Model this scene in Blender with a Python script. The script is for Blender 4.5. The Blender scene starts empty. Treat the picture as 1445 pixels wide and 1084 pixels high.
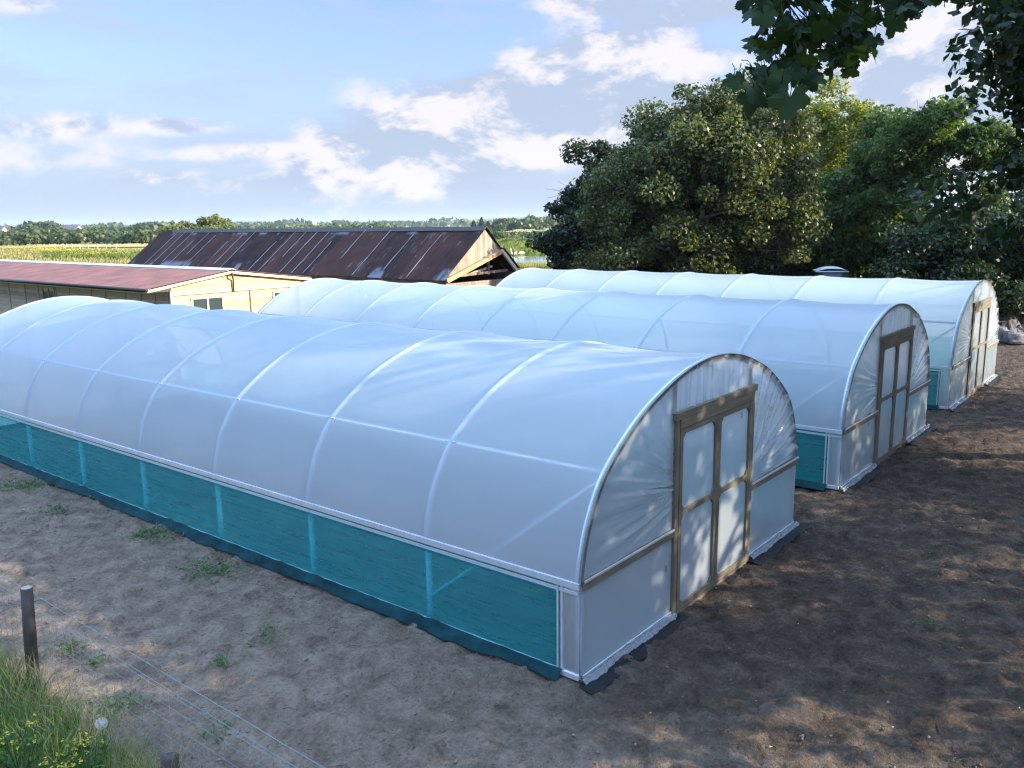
import bpy, math, random
import numpy as np
from mathutils import Vector, noise as mnoise
PI = math.pi
rnd = random.Random(7)
NP = np.random.default_rng(11)
scene = bpy.context.scene
COL = scene.collection

# ------------------------------------------------------------------ camera
CAM = np.array([-6.159, -4.200, 4.280]); FPX = 1206.83
YAW, PITCH, ROLL = math.radians(38.875), math.radians(10.579), math.radians(-0.716)
cy_, sy_, cp_, sp_ = math.cos(YAW), math.sin(YAW), math.cos(PITCH), math.sin(PITCH)
FW = np.array([cy_*cp_, sy_*cp_, -sp_]); R0 = np.array([sy_, -cy_, 0.0]); U0 = np.cross(R0, FW)
RT = math.cos(ROLL)*R0 + math.sin(ROLL)*U0; UP = -math.sin(ROLL)*R0 + math.cos(ROLL)*U0
RGT = np.array([sy_, -cy_]); FWD = np.array([cy_, sy_])      # ground-plane right / forward of the viewpoint
def spot(lat, dep, z=0.0):
    """world point 'lat' metres right and 'dep' metres ahead of the viewpoint"""
    p = CAM[:2] + RGT*lat + FWD*dep
    return (float(p[0]), float(p[1]), z)
def ray(u, v):
    return FW + RT*(u-722.5)/FPX - UP*(v-542)/FPX
def ground(u, v, z=0.0):
    d = ray(u, v); t = (z-CAM[2])/d[2]
    p = CAM + d*t
    return (float(p[0]), float(p[1]), float(p[2]))
def far(u, v, dep):
    d = ray(u, v); d = d/np.dot(d[:2], FWD)
    p = CAM + d*dep
    return (float(p[0]), float(p[1]), float(p[2]))
cam_d = bpy.data.cameras.new('camera'); cam = bpy.data.objects.new('camera', cam_d); COL.objects.link(cam)
cam_d.sensor_width = 36; cam_d.sensor_fit = 'HORIZONTAL'; cam_d.lens = FPX*36/1445
cam_d.clip_start = 0.05; cam_d.clip_end = 20000
from mathutils import Matrix
M = Matrix((( RT[0], UP[0], -FW[0], CAM[0]), (RT[1], UP[1], -FW[1], CAM[1]), (RT[2], UP[2], -FW[2], CAM[2]), (0,0,0,1)))
cam.matrix_world = M
scene.camera = cam

# ------------------------------------------------------------------ mesh helpers
class MB:
    def __init__(s): s.v=[]; s.f=[]; s.n=0; s.mi=[]
    def add(s, verts, faces, m=0):
        o=len(s.v); s.v.extend([tuple(map(float,p)) for p in verts]); s.f.extend([tuple(i+o for i in f) for f in faces]); s.mi.extend([m]*len(faces)); return s
    def box(s, a, b, m=0):
        x0,y0,z0=[min(p,q) for p,q in zip(a,b)]; x1,y1,z1=[max(p,q) for p,q in zip(a,b)]
        return s.add([(x0,y0,z0),(x1,y0,z0),(x1,y1,z0),(x0,y1,z0),(x0,y0,z1),(x1,y0,z1),(x1,y1,z1),(x0,y1,z1)],
              [(0,3,2,1),(4,5,6,7),(0,1,5,4),(1,2,6,5),(2,3,7,6),(3,0,4,7)], m)
    def bar(s, a, b, w, h, up=(0,0,1), m=0):
        """rectangular bar from a to b, w across, h along up"""
        a=Vector(a); b=Vector(b); d=(b-a).normalized(); up=Vector(up)
        r=d.cross(up)
        if r.length<1e-4: r=d.cross(Vector((1,0,0)))
        r.normalize(); u=r.cross(d)
        r=r*w/2; u=u*h/2
        P=[a-r-u,a+r-u,a+r+u,a-r+u,b-r-u,b+r-u,b+r+u,b-r+u]
        return s.add(P,[(0,1,2,3),(7,6,5,4),(0,4,5,1),(1,5,6,2),(2,6,7,3),(3,7,4,0)],m)
    def tube(s, pts, rad, n=8, cap=True, m=0):
        pts=[Vector(p) for p in pts]; k=len(pts)
        if not hasattr(rad,'__len__'): rad=[rad]*k
        o=len(s.v); prev=None
        vs=[]; fs=[]
        for i,p in enumerate(pts):
            d=(pts[min(i+1,k-1)]-pts[max(i-1,0)])
            if d.length<1e-9: d=Vector((0,0,1))
            d.normalize()
            if prev is None:
                a=Vector((0,0,1)) if abs(d.z)<.9 else Vector((1,0,0)); r=d.cross(a).normalized()
            else:
                r=(prev-d*prev.dot(d))
                r=r.normalized() if r.length>1e-6 else d.orthogonal().normalized()
            prev=r; u=d.cross(r)
            for j in range(n):
                t=2*PI*j/n; vs.append(p+r*(math.cos(t)*rad[i])+u*(math.sin(t)*rad[i]))
        for i in range(k-1):
            for j in range(n):
                fs.append((i*n+j,i*n+(j+1)%n,(i+1)*n+(j+1)%n,(i+1)*n+j))
        if cap: fs.append(tuple(range(n))[::-1]); fs.append(tuple((k-1)*n+j for j in range(n)))
        return s.add(vs,fs,m)
    def grid(s, fn, nu, nv, m=0):
        vs=[fn(i/nu,j/nv) for j in range(nv+1) for i in range(nu+1)]
        fs=[(j*(nu+1)+i,j*(nu+1)+i+1,(j+1)*(nu+1)+i+1,(j+1)*(nu+1)+i) for j in range(nv) for i in range(nu)]
        return s.add(vs,fs,m)
    def prism(s, poly, axis, a, b, m=0):
        """extrude a 2-D polygon along axis from a to b (axis 1: poly is x,z ; axis 0: y,z ; axis 2: x,y)"""
        def P(q,t): return {0:(t,q[0],q[1]),1:(q[0],t,q[1]),2:(q[0],q[1],t)}[axis]
        n=len(poly); vs=[P(q,a) for q in poly]+[P(q,b) for q in poly]
        fs=[tuple(range(n)),tuple(range(2*n-1,n-1,-1))]+[(i,n+i,n+(i+1)%n,(i+1)%n) for i in range(n)]
        return s.add(vs,fs,m)
    def build(s, name, mats, parent=None, smooth=False, loc=None):
        me=bpy.data.meshes.new(name); me.from_pydata(s.v,[],s.f)
        if not isinstance(mats,(list,tuple)): mats=[mats]
        for m in mats: me.materials.append(m)
        if len(mats)>1: me.polygons.foreach_set('material_index', s.mi)
        if smooth: me.polygons.foreach_set('use_smooth',[True]*len(me.polygons))
        me.update()
        return link(name, me, parent, loc)
def link(name, me, parent=None, loc=None):
    o=bpy.data.objects.new(name, me); COL.objects.link(o)
    if parent: o.parent=parent
    if loc: o.location=loc
    return o
def npmesh(name, V, F, mat, parent=None, smooth=False, loc=None):
    """V (n,3) array, F (m,k) array of equal-sized faces"""
    me=bpy.data.meshes.new(name); V=np.asarray(V,np.float32); F=np.asarray(F,np.int32); k=F.shape[1]
    me.vertices.add(len(V)); me.vertices.foreach_set('co',V.ravel())
    me.loops.add(F.size); me.loops.foreach_set('vertex_index',F.ravel())
    me.polygons.add(len(F)); me.polygons.foreach_set('loop_start',np.arange(0,F.size,k,dtype=np.int32))
    me.polygons.foreach_set('loop_total',np.full(len(F),k,np.int32))
    if smooth: me.polygons.foreach_set('use_smooth',np.ones(len(F),bool))
    me.materials.append(mat); me.update(calc_edges=True); me.validate()
    return link(name, me, parent, loc)
def tag(o, label=None, cat=None, group=None, kind=None):
    if label: o['label']=label
    if cat: o['category']=cat
    if group: o['group']=group
    if kind: o['kind']=kind
    return o
def empty(name, loc, label, cat, group=None, rz=0):
    o=bpy.data.objects.new(name,None); COL.objects.link(o); o.location=loc; o.rotation_euler=(0,0,rz); o.empty_display_size=.3
    return tag(o,label,cat,group)
def fbm(p, oct=3, lac=2.1):
    a=0;w=.5;p=Vector(p)
    for _ in range(oct): a+=w*mnoise.noise(p); p=p*lac; w*=.5
    return a

# ------------------------------------------------------------------ materials
def mat(name):
    m=bpy.data.materials.new(name); m.use_nodes=True; nt=m.node_tree; nt.nodes.clear()
    out=nt.nodes.new('ShaderNodeOutputMaterial'); return m,nt,out
class NT:
    def __init__(s,nt): s.nt=nt
    def n(s,t,**k):
        x=s.nt.nodes.new(t)
        for a,v in k.items():
            if a.startswith('i_'):
                key=a[2:]; key=int(key) if key.isdigit() else key.replace('_',' ')
                x.inputs[key].default_value=v
            else: setattr(x,a,v)
        return x
    def l(s,a,b): s.nt.links.new(a,b)
    def math(s,op,a,b=None,c=None,clamp=False):
        x=s.nt.nodes.new('ShaderNodeMath'); x.operation=op; x.use_clamp=clamp
        for i,q in enumerate((a,b,c)):
            if q is None: continue
            if isinstance(q,(int,float)): x.inputs[i].default_value=q
            else: s.l(q,x.inputs[i])
        return x.outputs[0]
    def vec(s,op,a,b=None):
        x=s.nt.nodes.new('ShaderNodeVectorMath'); x.operation=op
        for i,q in enumerate((a,b)):
            if q is None: continue
            if isinstance(q,(tuple,list)): x.inputs[i].default_value=q
            else: s.l(q,x.inputs[i])
        return x.outputs['Value'] if op in('DOT_PRODUCT','LENGTH','DISTANCE') else x.outputs[0]
    def mapv(s,v,scale=(1,1,1),loc=(0,0,0),rot=(0,0,0)):
        x=s.nt.nodes.new('ShaderNodeMapping'); x.inputs['Scale'].default_value=scale; x.inputs['Location'].default_value=loc; x.inputs['Rotation'].default_value=rot
        s.l(v,x.inputs[0]); return x.outputs[0]
    def noise(s,v,scale,detail=4,rough=.55,dist=0,color=False):
        x=s.nt.nodes.new('ShaderNodeTexNoise'); x.inputs['Scale'].default_value=scale; x.inputs['Detail'].default_value=detail
        x.inputs['Roughness'].default_value=rough; x.inputs['Distortion'].default_value=dist
        if v is not None: s.l(v,x.inputs['Vector'])
        return x.outputs['Color' if color else 0]
    def ramp(s,f,stops,interp='LINEAR'):
        x=s.nt.nodes.new('ShaderNodeValToRGB'); x.color_ramp.interpolation=interp
        e=x.color_ramp.elements
        while len(e)<len(stops): e.new(.5)
        for el,(p,c) in zip(e,stops):
            el.position=p; el.color=(c,c,c,1) if isinstance(c,(int,float)) else (*c,1)
        s.l(f,x.inputs[0]); return x.outputs[0]
    def mix(s,f,a,b,blend='MIX'):
        x=s.nt.nodes.new('ShaderNodeMix'); x.data_type='RGBA'; x.blend_type=blend
        for i,q in ((0,f),(6,a),(7,b)):
            if isinstance(q,(int,float)): x.inputs[i].default_value=q if i==0 else (q,q,q,1)
            elif isinstance(q,(tuple,list)): x.inputs[i].default_value=(*q,1)
            else: s.l(q,x.inputs[i])
        return x.outputs[2]
    def mixs(s,f,a,b):
        x=s.nt.nodes.new('ShaderNodeMixShader')
        if isinstance(f,(int,float)): x.inputs[0].default_value=f
        else: s.l(f,x.inputs[0])
        s.l(a,x.inputs[1]); s.l(b,x.inputs[2]); return x.outputs[0]
    def smooth(s,v,a,b):
        x=s.nt.nodes.new('ShaderNodeMapRange'); x.interpolation_type='SMOOTHSTEP'
        x.inputs[1].default_value=a; x.inputs[2].default_value=b; s.l(v,x.inputs[0]); return x.outputs[0]
    def coord(s,which='Object'): return s.nt.nodes.new('ShaderNodeTexCoord').outputs[which]
    def bump(s,h,strength=.5,dist=.02):
        x=s.nt.nodes.new('ShaderNodeBump'); x.inputs['Strength'].default_value=strength; x.inputs['Distance'].default_value=dist
        s.l(h,x.inputs['Height']); return x.outputs[0]
def pbr(name, color, rough=.6, metal=0, var=.25, vscale=6, stretch=(1,1,1), bump=0, bscale=40, spec=.5, alt=None):
    m,nt,out=mat(name); N=NT(nt); b=N.n('ShaderNodeBsdfPrincipled')
    co=N.mapv(N.coord(),stretch); f=N.noise(co,vscale,5,.6)
    c2=alt if alt else tuple(c*(1-var) for c in color); c1=tuple(min(1,c*(1+var*.6)) for c in color)
    col=N.ramp(f,[(.3,c2),(.7,c1)]); N.l(col,b.inputs['Base Color'])
    b.inputs['Roughness'].default_value=rough; b.inputs['Metallic'].default_value=metal; b.inputs['Specular IOR Level'].default_value=spec
    if bump: N.l(N.bump(N.noise(co,bscale,4,.6),bump,.01),b.inputs['Normal'])
    N.l(b.outputs[0],out.inputs[0]); return m

def film_mat(name, cloudy=.52, gloss=.55, gr=.3):
    m,nt,out=mat(name); N=NT(nt)
    co=N.coord()
    nrm=N.bump(N.noise(co,3.0,3,.5),.10,.05)
    dif=N.n('ShaderNodeBsdfDiffuse',i_Color=(.80,.90,.99,1)); tr=N.n('ShaderNodeBsdfTranslucent',i_Color=(.86,.935,.995,1))
    tp=N.n('ShaderNodeBsdfTransparent',i_Color=(.97,.98,1,1)); rf=N.n('ShaderNodeBsdfRefraction',i_Color=(.96,.98,1,1),i_Roughness=.7)
    gm_=N.n('ShaderNodeNewGeometry'); N.l(N.math('SUBTRACT',1.32,N.math('MULTIPLY',gm_.outputs['Backfacing'],1.32-1/1.32)),rf.inputs['IOR'])
    gl=N.n('ShaderNodeBsdfGlossy',i_Color=(1,1,1,1),i_Roughness=gr)
    for x in (dif,tr,rf,gl): N.l(nrm,x.inputs['Normal'])
    base=N.mixs(.57,dif.outputs[0],tr.outputs[0]); see=N.mixs(.76,tp.outputs[0],rf.outputs[0])
    body=N.mixs(cloudy,see,base)
    lw=N.n('ShaderNodeFresnel',i_IOR=1.5); fac=N.math('MULTIPLY',lw.outputs[0],gloss)
    N.l(N.mixs(fac,body,gl.outputs[0]),out.inputs[0]); return m
def net_mat():
    m,nt,out=mat('green_shade_netting'); N=NT(nt); co=N.coord()
    st=N.noise(N.mapv(co,(.6,.25,5)),3,5,.6,1.2)
    col=N.ramp(st,[(.25,(.024,.38,.44)),(.62,(.032,.45,.50)),(.85,(.08,.56,.57))])
    dif=N.n('ShaderNodeBsdfDiffuse'); tr=N.n('ShaderNodeBsdfTranslucent'); N.l(col,dif.inputs[0]); N.l(N.mix(1,col,(1.6,1.65,1.75),'MULTIPLY'),tr.inputs[0])
    tp=N.n('ShaderNodeBsdfTransparent',i_Color=(.55,.97,.97,1)); gl=N.n('ShaderNodeBsdfGlossy',i_Color=(.8,.9,.9,1),i_Roughness=.35)
    base=N.mixs(.45,dif.outputs[0],tr.outputs[0])
    base=N.mixs(.03,base,gl.outputs[0])
    N.l(N.mixs(.40,tp.outputs[0],base),out.inputs[0]); return m
def leaf_mat(name, dark, mid, light, transl=.38, rough=.45, spec=.3):
    m,nt,out=mat(name); N=NT(nt)
    g=N.n('ShaderNodeNewGeometry'); ri=g.outputs['Random Per Island']
    big=N.noise(N.coord(),.45,2,.5)
    f=N.math('ADD',N.math('MULTIPLY',ri,.6),N.math('MULTIPLY',big,.45))
    col=N.ramp(f,[(.2,dark),(.5,mid),(.85,light)])
    b=N.n('ShaderNodeBsdfPrincipled',i_Roughness=rough); b.inputs['Specular IOR Level'].default_value=spec
    N.l(col,b.inputs['Base Color']); t=N.n('ShaderNodeBsdfTranslucent'); N.l(N.mix(1,col,(1.9,1.9,.7),'MULTIPLY'),t.inputs[0])
    N.l(N.mixs(transl,b.outputs[0],t.outputs[0]),out.inputs[0]); return m
def timber_mat(name, c1, c2, along=(1,1,.08), boards=None, rough=.75, knots=False):
    m,nt,out=mat(name); N=NT(nt); co=N.coord(); b=N.n('ShaderNodeBsdfPrincipled',i_Roughness=rough)
    g=N.noise(N.mapv(co,along),30,6,.72,.9); g2=N.noise(co,2.3,3,.5)
    f=N.math('ADD',N.math('MULTIPLY',g,.65),N.math('MULTIPLY',g2,.4))
    col=N.ramp(f,[(.32,c2),(.68,c1)])
    if boards:   # (axis vector, width): per-board tone and dark joints
        ax,w=boards
        t=N.vec('DOT_PRODUCT',co,ax); q=N.math('DIVIDE',t,w); fl=N.math('FLOOR',q); fr=N.math('FRACT',q)
        wn=N.n('ShaderNodeTexWhiteNoise',noise_dimensions='1D'); N.l(fl,wn.inputs['W'])
        tone=N.ramp(wn.outputs[0],[(0,.62),(1,1.12)])
        col=N.mix(1,col,tone,'MULTIPLY')
        e=N.math('LESS_THAN',fr,.07); col=N.mix(N.math('MULTIPLY',e,.75),col,tuple(c*.25 for c in c2))
        N.l(N.bump(N.math('SUBTRACT',1,e),.5,.008),b.inputs['Normal'])
    if knots:
        v=N.n('ShaderNodeTexVoronoi',i_Scale=1.0); N.l(N.mapv(co,(2.2,2.2,6)),v.inputs['Vector'])
        k=N.smooth(v.outputs['Distance'],.16,.04); col=N.mix(N.math('MULTIPLY',k,.6),col,(.28,.11,.03))
    N.l(col,b.inputs['Base Color']); N.l(b.outputs[0],out.inputs[0]); return m

FILM=film_mat('polythene_film'); ENDFILM=film_mat('gable_polythene',.46,1.0,.16)
NET=net_mat()
STEEL=pbr('galvanised_steel',(.50,.57,.64),.42,.2,.12,9)
WIREM=pbr('weathered_wire',(.21,.215,.23),.6,.2,.2,9)
ALU=pbr('aluminium_rail',(.66,.70,.76),.38,.6,.1,9)
WOOD=timber_mat('treated_timber',(.17,.14,.095),(.045,.037,.026))
WOODH=timber_mat('treated_timber_across',(.17,.14,.095),(.045,.037,.026),(.08,1,1))
BLACKPE=pbr('black_ground_cover',(.012,.013,.015),.65,0,.3,5,bump=.6,bscale=6,spec=.15)
INK=pbr('black_ink',(.03,.03,.035),.6)

# ------------------------------------------------------------------ sun + sky
SUN_EL=math.radians(22.0); s_az=math.atan2(-.855,.52)
SUN=Vector((math.cos(SUN_EL)*math.cos(s_az),math.cos(SUN_EL)*math.sin(s_az),math.sin(SUN_EL)))
sd=bpy.data.lights.new('sun','SUN'); sd.energy=4.2; sd.angle=math.radians(.6); sd.color=(1,.86,.66)
so=bpy.data.objects.new('sun',sd); COL.objects.link(so); so.location=(20,-20,40); so.rotation_euler=SUN.to_track_quat('Z','Y').to_euler()
world=bpy.data.worlds.new('World'); scene.world=world; world.use_nodes=True
def build_world():
    nt=world.node_tree; nt.nodes.clear(); N=NT(nt)
    out=N.n('ShaderNodeOutputWorld'); bg=N.n('ShaderNodeBackground',i_Strength=SKY_STR)
    sky=N.n('ShaderNodeTexSky'); sky.sky_type='NISHITA'; sky.sun_disc=False; sky.sun_elevation=SUN_EL
    sky.sun_rotation=math.atan2(SUN.x,SUN.y); sky.air_density=1.0; sky.dust_density=1.2; sky.ozone_density=2.2; sky.altitude=20
    D=N.coord('Generated')
    def dirn(u,v):
        d=ray(u,v); return d/np.linalg.norm(d)
    # cumulus banks: (u, v, half-width, half-height, tilt deg, weight) as directions on the sky dome
    banks=[(720,165,280,72,14,1.15),(860,100,125,62,8,1.0),(600,215,190,36,10,.85),(500,250,240,22,3,.62),(900,175,150,60,0,.8),
           (1330,95,190,70,5,1.0),(1240,190,200,60,0,.8),(960,18,170,30,10,.72),(860,8,110,22,0,.7),(1500,60,160,110,0,1.0),
           (60,180,170,24,2,.50),(240,178,90,14,0,.55),(360,212,160,14,3,.52),(230,252,80,12,3,.5),(620,262,200,16,0,.58),(40,6,60,14,0,.5),
           (1900,150,500,160,0,1),(-500,200,420,50,0,.65)]
    mask=None
    for u,v,rx,ry,tilt,w in banks:
        c=dirn(u,v); r=RT-c*np.dot(RT,c); r/=np.linalg.norm(r); up=np.cross(r,c)*1.0
        if up[2]<0: up=-up
        t=math.radians(tilt); a=math.cos(t)*r+math.sin(t)*up; b=-math.sin(t)*r+math.cos(t)*up
        a=a*FPX/rx; b=b*FPX/ry
        da=N.vec('DOT_PRODUCT',D,tuple(a)); db=N.vec('DOT_PRODUCT',D,tuple(b)); dc=N.vec('DOT_PRODUCT',D,tuple(c))
        q=N.math('ADD',N.math('MULTIPLY',da,da),N.math('MULTIPLY',db,db))
        g=N.math('MULTIPLY',N.math('EXPONENT',N.math('MULTIPLY',q,-.9)),w)
        g=N.math('MULTIPLY',g,N.math('GREATER_THAN',dc,0))
        mask=g if mask is None else N.math('MAXIMUM',mask,g)
    def dens(off,fine=True):
        p=N.vec('ADD',D,off); p=N.mapv(p,(1,1,1.9))
        warp=N.noise(p,5,2,.5,color=True); p2=N.vec('ADD',p,N.vec('MULTIPLY',N.vec('SUBTRACT',warp,(.5,.5,.5)),(.10,.10,.10)))
        return N.noise(p2,10.0,9 if fine else 5,.62)
    n0=dens((0,0,0)); sdir=SUN*.016+Vector((0,0,.030)); n1=dens(tuple(sdir),False); n0c=dens((0,0,0),False)
    raw=N.math('ADD',N.math('MULTIPLY',N.math('SUBTRACT',n0,.5),1.05),N.math('SUBTRACT',mask,.27))
    al=N.smooth(raw,-.06,.28)
    lit=N.smooth(N.math('ADD',N.math('MULTIPLY',N.math('SUBTRACT',n0c,n1),4.4),N.math('MULTIPLY',N.math('SUBTRACT',.34,raw),.55)),-.32,.42)
    ccol=N.mix(lit,CLOUD_DARK,CLOUD_LIGHT)
    # thin high streaks
    str_=N.noise(N.mapv(D,(1.2,3.2,9),rot=(0,.25,.7)),3.2,6,.6,.6)
    ci=N.math('MULTIPLY',N.smooth(str_,.40,.74),.60)
    sep=N.n('ShaderNodeSeparateXYZ'); N.l(D,sep.inputs[0])
    hz=N.smooth(sep.outputs[2],.26,.02)
    base=N.mix(1,sky.outputs[0],SKY_TINT,'MULTIPLY')
    base=N.mix(N.math('MULTIPLY',hz,.85),base,HORIZ)
    base=N.mix(ci,base,CLOUD_THIN)
    col=N.mix(N.math('MULTIPLY',al,.93),base,ccol)
    col=N.mix(N.smooth(sep.outputs[2],.36,.62),col,UPPER)  # unseen upper dome brightened and blued to lift the shade
    N.l(col,bg.inputs[0]); N.l(bg.outputs[0],out.inputs[0])
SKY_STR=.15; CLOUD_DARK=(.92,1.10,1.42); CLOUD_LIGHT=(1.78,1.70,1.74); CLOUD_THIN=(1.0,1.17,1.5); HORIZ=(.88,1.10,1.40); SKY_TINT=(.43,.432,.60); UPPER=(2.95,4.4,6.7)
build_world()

# ------------------------------------------------------------------ ground
def soil_mat():
    m,nt,out=mat('bare_sandy_soil'); N=NT(nt); co=N.coord()
    b=N.n('ShaderNodeBsdfPrincipled',i_Roughness=.95); b.inputs['Specular IOR Level'].default_value=.15
    n1=N.noise(co,.55,4,.6); n2=N.noise(co,3.5,6,.65,.4); n3=N.noise(co,26,5,.7); n4=N.noise(N.mapv(co,(1,1,1),rot=(0,0,.5)),90,3,.7)
    sx=N.n('ShaderNodeSeparateXYZ'); N.l(co,sx.inputs[0])
    # damp and painted shade darken earth before the gables; drier sand on the left
    wet_shade=N.smooth(N.math('ADD',N.math('SUBTRACT',N.math('MULTIPLY',sx.outputs[0],.30),N.math('MULTIPLY',sx.outputs[1],.22)),N.math('MULTIPLY',N.math('SUBTRACT',n1,.5),2.6)),-.75,.95)
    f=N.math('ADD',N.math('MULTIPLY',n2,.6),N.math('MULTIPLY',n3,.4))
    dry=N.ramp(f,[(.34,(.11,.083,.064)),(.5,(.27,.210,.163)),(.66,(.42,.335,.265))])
    damp_shade=N.ramp(f,[(.36,(.036,.026,.020)),(.52,(.104,.077,.058)),(.7,(.24,.184,.138))])
    col=N.mix(wet_shade,dry,damp_shade)
    g=N.math('ADD',N.math('MULTIPLY',n3,.7),N.math('MULTIPLY',n4,.5)); spk=N.smooth(n4,.66,.74)
    col=N.mix(N.math('MULTIPLY',spk,.35),col,(.05,.035,.025))
    crumb_n=N.noise(N.vec('ADD',N.mapv(co,(1,1,1)),N.mapv(N.noise(co,9,3,.6,color=True),(.12,.12,.12))),17,5,.72); crumb_shade=N.smooth(crumb_n,.43,.33); col=N.mix(N.math('MULTIPLY',crumb_shade,.62),col,(.035,.026,.021))  # dark crumbs, with the small shadows between them painted into the colour
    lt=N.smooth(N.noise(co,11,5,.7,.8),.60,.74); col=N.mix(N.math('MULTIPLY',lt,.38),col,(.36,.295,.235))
    # green verge beyond the plot
    gx=N.smooth(N.math('ADD',sx.outputs[0],N.math('MULTIPLY',N.math('SUBTRACT',n1,.5),5)),29.5,31.5)
    gy=N.smooth(N.math('ADD',sx.outputs[1],N.math('MULTIPLY',N.math('SUBTRACT',n1,.5),4)),16.5,18.5)
    gm=N.math('MAXIMUM',gx,gy)
    grs=N.ramp(f,[(.35,(.035,.055,.014)),(.6,(.085,.11,.03)),(.75,(.15,.15,.055))])
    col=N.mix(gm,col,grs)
    vo=N.n('ShaderNodeTexVoronoi',i_Scale=1.0,feature='SMOOTH_F1'); N.l(N.vec('ADD',N.mapv(co,(9,9,9)),N.mapv(N.noise(co,5,3,.6,color=True),(1.6,1.6,1.6))),vo.inputs['Vector'])
    g=N.math('ADD',g,N.math('ADD',N.math('MULTIPLY',vo.outputs['Distance'],.9),N.math('MULTIPLY',n2,1.0)))
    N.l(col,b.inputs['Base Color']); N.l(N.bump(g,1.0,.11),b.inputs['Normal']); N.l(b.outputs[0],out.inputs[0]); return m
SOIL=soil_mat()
def lines(*segs):
    a=[]
    for x0,x1,st in segs: a.extend(np.arange(x0,x1,st))
    a.append(segs[-1][1]); return np.array(a)
def ground_height(x,y):
    return 0.0
def make_ground():
    X=lines((-40,-8,2),(-8,-4.2,.25),(-4.2,1,.045),(1,11,.075),(11,26,.14),(26,60,2)); Y=lines((-40,-6,2),(-6,-4.4,.2),(-4.4,1,.05),(1,9.5,.065),(9.5,16,.2),(16,60,2))
    gx,gy=np.meshgrid(X,Y); Z=np.zeros_like(gx)
    it=np.nditer(gx,flags=['multi_index'])
    inside=(gx>-7)&(gx<27)&(gy>-6)&(gy<14)
    for (j,i) in zip(*np.nonzero(inside)):
        x=gx[j,i]; y=gy[j,i]
        tun=(y>0.1 and y<16 and (0.1<x<5.3 or 7.45<x<12.65 or 14.88<x<20.1))
        a=mnoise.noise((x*.9,y*.9,3)); c=mnoise.noise((x*2.6,y*2.6,9)); r=mnoise.noise((x*6.5,y*6.5,1)); q=mnoise.noise((x*14,y*14,5))
        pit=max(0,mnoise.noise((x*3.6+7,y*3.6,2)))
        rd=1-abs(mnoise.noise((x*4.3+3,y*4.3,7)))*2
        h=.03*a+.036*c+.044*r+.024*q-.08*pit*pit+.018*max(0,rd-.4)
        edge=min(1,max(0,(x+7)/2),max(0,(27-x)/2))
        # flatter beside the rails so nothing floats
        Z[j,i]=h*(.35 if tun else 1.0)*edge
    V=np.stack([gx,gy,Z],-1).reshape(-1,3); nx=len(X); ny=len(Y)
    J,I=np.meshgrid(np.arange(ny-1),np.arange(nx-1),indexing='ij'); a=(J*nx+I).ravel()
    F=np.stack([a,a+1,a+nx+1,a+nx],-1)
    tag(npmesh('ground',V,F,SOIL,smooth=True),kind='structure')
make_ground()
def field_mat():
    m,nt,out=mat('meadow_grass'); N=NT(nt); co=N.coord(); b=N.n('ShaderNodeBsdfPrincipled',i_Roughness=.9); b.inputs['Specular IOR Level'].default_value=.2
    big=N.noise(N.mapv(co,(1,1,1)),.012,4,.55,.4); med=N.noise(co,.09,5,.65); fin=N.noise(co,.9,4,.7)
    f=N.math('ADD',N.math('ADD',N.math('MULTIPLY',big,.5),N.math('MULTIPLY',med,.35)),N.math('MULTIPLY',fin,.22))
    col=N.ramp(f,[(.38,(.06,.085,.02)),(.48,(.16,.165,.045)),(.56,(.30,.25,.085)),(.66,(.36,.29,.12))])
    N.l(col,b.inputs['Base Color']); N.l(N.bump(fin,.6,.4),b.inputs['Normal']); N.l(b.outputs[0],out.inputs[0]); return m
FIELD=field_mat()
mb=MB(); mb.grid(lambda u,v:(-5200+10400*u,-5200+10400*v,-.12),8,8); tag(mb.build('field',FIELD),kind='structure')

# ------------------------------------------------------------------ polytunnels
TW=5.39; HIP=.983
PROF=[(0,.983),(.05,1.25),(.18,1.60),(.45,1.98),(1.03,2.37),(1.55,2.59),(2.1,2.74),(2.695,2.795)]
def arch_curve(n=56, inset=0.0):
    P=[Vector((x,z)) for x,z in PROF]; P=P+[Vector((TW-p.x,p.y)) for p in P[-2::-1]]
    out=[]
    for i in range(len(P)-1):
        p0=P[max(i-1,0)];p1=P[i];p2=P[i+1];p3=P[min(i+2,len(P)-1)]
        for k in range(24):
            t=k/24; out.append(.5*((2*p1)+(p2-p0)*t+(2*p0-5*p1+4*p2-p3)*t*t+(3*p1-p0-3*p2+p3)*t**3))
    out.append(P[-1])
    L=[0]
    for a,b in zip(out,out[1:]): L.append(L[-1]+(b-a).length)
    res=[]
    for k in range(n+1):
        s=L[-1]*k/n; i=max(0,min(len(L)-2,next((j for j in range(len(L)-1) if L[j+1]>=s-1e-9),len(L)-2)))
        t=(s-L[i])/max(1e-9,L[i+1]-L[i]); res.append(out[i].lerp(out[i+1],t))
    if inset:
        r2=[]
        for k,p in enumerate(res):
            d=(res[min(k+1,n)]-res[max(k-1,0)]).normalized(); r2.append(p+Vector((d.y,-d.x))*inset)
        res=r2
    return res
ARCH=arch_curve(64); ARCH_IN=arch_curve(64,.039)
def arch_z(x):
    for a,b in zip(ARCH,ARCH[1:]):
        if a.x<=x<=b.x: return a.y+(b.y-a.y)*(x-a.x)/max(1e-6,b.x-a.x)
    return HIP
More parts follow.
